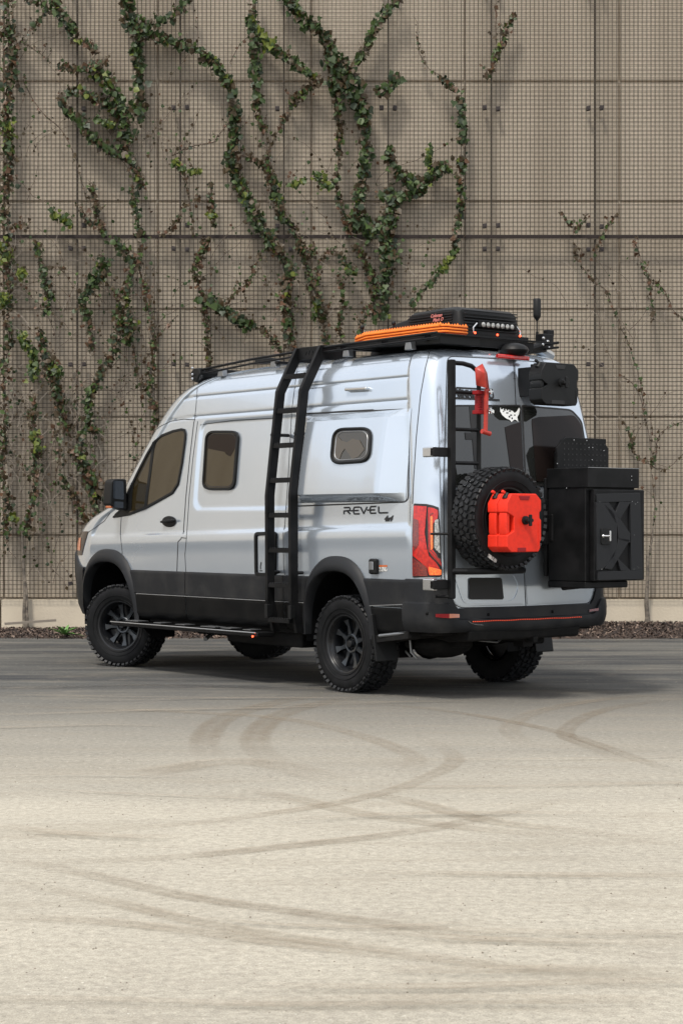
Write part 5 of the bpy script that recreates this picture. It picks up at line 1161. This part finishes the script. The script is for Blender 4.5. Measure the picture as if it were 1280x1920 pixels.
# front wind deflector / awning end
f = MB(); f.prism([(2.42, 2.76), (2.50, 2.78), (2.53, 2.86), (2.47, 2.90), (2.38, 2.90), (2.36, 2.84)], 1, -.68, .84); wdf = f.build('wind_deflector', M['black2'], rk, bevel=.015)
f = MB(); 
for v, z in ((.855, 2.90), (.855, 2.84), (.855, 2.80)): f.sphere((2.46, v, z), .014, 8)
f.build('deflector_bolt', M['steel'], wdf)
f = MB(); f.box2((1.55, .50, 2.91), (1.78, .62, 2.95)); f.build('cable_gland', M['black2'], rk, bevel=.01)
# boards
TB = Vector((-.27, .50, 2.99))
def boards():
    for i in range(4):
        z0 = 2.962+.024*i; L_ = .62
        t = thing('traction_board', ['orange traction board lowest in the stack lying on the roof rack', 'orange traction board second from the bottom of the stack', 'orange traction board second from the top of the stack', 'orange traction board topmost in the stack showing its studded deck'][i], 'traction board', (TB.x, TB.y, z0), 'orange traction boards stacked on the roof rack')
        f = MB(); ol = [(-L_, -.11), (-L_+.02, -.14), (-L_+.10, -.16), (L_-.25, -.16), (L_-.05, -.12), (L_, -.07), (L_, .07), (L_-.05, .12), (L_-.25, .16), (-L_+.10, .16), (-L_+.02, .14), (-L_, .11)]
        f.prism(ol, 2, .003, .020); 
        f.v = [(x, y, z+(.0 if x < .3 else (-.03*((x-.3)/.36)**2))) for x, y, z in f.v]
        f.build('deck', M['orange'], t, bevel=.006, smooth=40)
        f = MB(); ol2 = [(x*.985, y*.94) for x, y in ol]; f.prism(ol2, 2, -.003, .004); f.v = [(x, y, z+(.0 if x < .3 else (-.03*((x-.3)/.36)**2))) for x, y, z in f.v]; f.build('painted_rim_shadow', M['redd'], t, smooth=0)  # dark red sheet painting the shadow gap between stacked boards
        if i == 3:
            f = MB()
            for k in range(34):
                x = -L_+.05+k*(2*L_-.12)/33; zz = .018+(0 if x < .3 else -.03*((x-.3)/.36)**2)
                for y in (-.14, -.05, .05, .14):
                    if abs(x) > L_-.2 and x > 0 and abs(y) > .1: y *= .75
                    f.add([(x-.014, y-.012, zz), (x+.014, y-.012, zz), (x+.014, y+.012, zz), (x-.014, y+.012, zz), (x, y, zz+.026)], [(0, 1, 4), (1, 2, 4), (2, 3, 4), (3, 0, 4)])
            tag(f.build('studs', M['orange'], t, smooth=0), kind='stuff')
            f = MB()
            for x in (-.35, -.05, .2): f.prism([(x-.10, -.11), (x+.06, -.08), (x+.10, .0), (x-.05, -.02)], 2, .018, .034)
            f.build('grip_bars', M['orange'], t, bevel=.004)
boards()
f = MB()
for u in (-.2, .22): f.tube([(u, .60, 2.95), (u, .60, 3.115)], .010, 8); f.sphere((u, .60, 3.12), .020, 10)
f.build('mounting_pin', M['black2'], rk)
# air conditioner
prof = [(.42, 2.90), (.38, 3.04), (.28, 3.11), (.10, 3.17), (-.05, 3.19), (-.12, 3.235), (-.55, 3.245), (-.66, 3.240), (-.72, 3.215), (-.755, 3.10), (-.76, 2.90)]
f = MB(); rows = []
for v, sc_, in ((-.355, .0), (-.35, .6), (-.33, .93), (-.29, 1.), (0, 1.03), (.29, 1.), (.33, .93), (.35, .6), (.355, .0)):
    rows.append([(u*(1 if abs(v) < .3 else .992), v, 2.90+(z-2.90)*(1 if sc_ >= 1 else (sc_ if sc_ else 0))) for u, z in prof])
f.grid(rows); ac = f.build('air_conditioner', M['black2'], van, smooth=45)
f = MB()
for i in range(6): f.box2((-.66, .346, 3.195-.022*i), (-.10, .358, 3.203-.022*i))
for i in range(8): f.box2((-.768, -.30, 3.20-.026*i), (-.750, .30, 3.209-.026*i))
f.build('vent_slats', M['clad'], ac, bevel=.002)
for s_, dx, dz in (('Coleman', 0, 0), ('Mach O', .03, -.036)):
    text_obj(s_, .040, 'unit_lettering', M['pink'], ac, lambda x, y, z: Vector((-.40-dx-x, .362+z, 3.165+dz+y)), sx=1.0, shear=.4, bold=.001)
f = MB(); f.box2((-.80, .17, 3.065), (-.765, -.26, 3.115)); lb = f.build('light_bar', M['black'], ac, bevel=.008)
f = MB()
for i in range(7): f.sphere((-.802, .125-.055*i, 3.09), .022, 10, 0, (.4, 1, 1))
f.build('lamp_lens', M['lenswh'], lb)
f = MB()
for v in (.27, -.27): f.tube([(-.79, v-.04, 3.02), (-.79, v-.04, 3.06), (-.79, v*.92-.04, 3.08), (-.79, v*.84-.04, 3.10)], .006, 6)
f.build('bar_bracket', M['steel'], lb)
f = MB(); f.box2((-.800, .38, 2.965), (-.785, -.40, 3.015)); mp_ = f.build('marker_plate', M['black'], rk, bevel=.003)
f = MB()
for px, py in ((890, 624), (932, 628), (974, 630)): f.sphere(on_u(px, py, -.803), .010, 8)
f.build('marker_light', M['led'], mp_)
# right end of the rack: awning arm and aerial
f = MB(); e = on_u(1020, 640, -.75); f.box(e+Vector((0, 0, .0)), (.10, .13, .12)); f.box(e+Vector((0, -.05, .07)), (.06, .08, .06)); f.tube([on_u(985, 657, -.85), on_u(1012, 648, -.8)], .035, 10); f.bar(on_u(975, 662, -.86), on_u(1022, 656, -.8), .03, .04); aw = f.build('awning_bracket', M['black'], rk, bevel=.008)
f = MB()
for q in ((1018, 634), (1026, 640), (1017, 646), (1028, 652)): f.sphere(on_u(*q, -.83), .014, 8)
f.build('bracket_bolt', M['steel'], aw)
f = MB(); f.tube([on_u(1005, 653, -.75), on_u(1030, 668, -.70)], .05, 10); f.build('awning_case', M['paint'], rk)
AN = on_u(1006, 640, -.72)
an = thing('aerial', 'black paddle shaped aerial standing on the rear right of the roof', 'aerial', AN)
f = MB(); f.tube([(0, 0, 0), on_u(1006, 598, -.72)-AN], .006, 8); f.tube([(0, 0, 0), on_u(1006, 622, -.72)-AN], .011, 8); f.build('mast', M['black2'], an)
t1, t0_ = on_u(1006, 560, -.72).z-AN.z, on_u(1006, 600, -.72).z-AN.z
f = MB(); f.lathe([(.006, t0_-.01), (.012, t0_), (.032, t0_+.025), (.034, t0_+.04), (.034, t1-.008), (.028, t1), (0, t1)], 20); f.v = [(x, z, y) for x, y, z in f.v]; f.build('paddle', M['black2'], an, smooth=40)
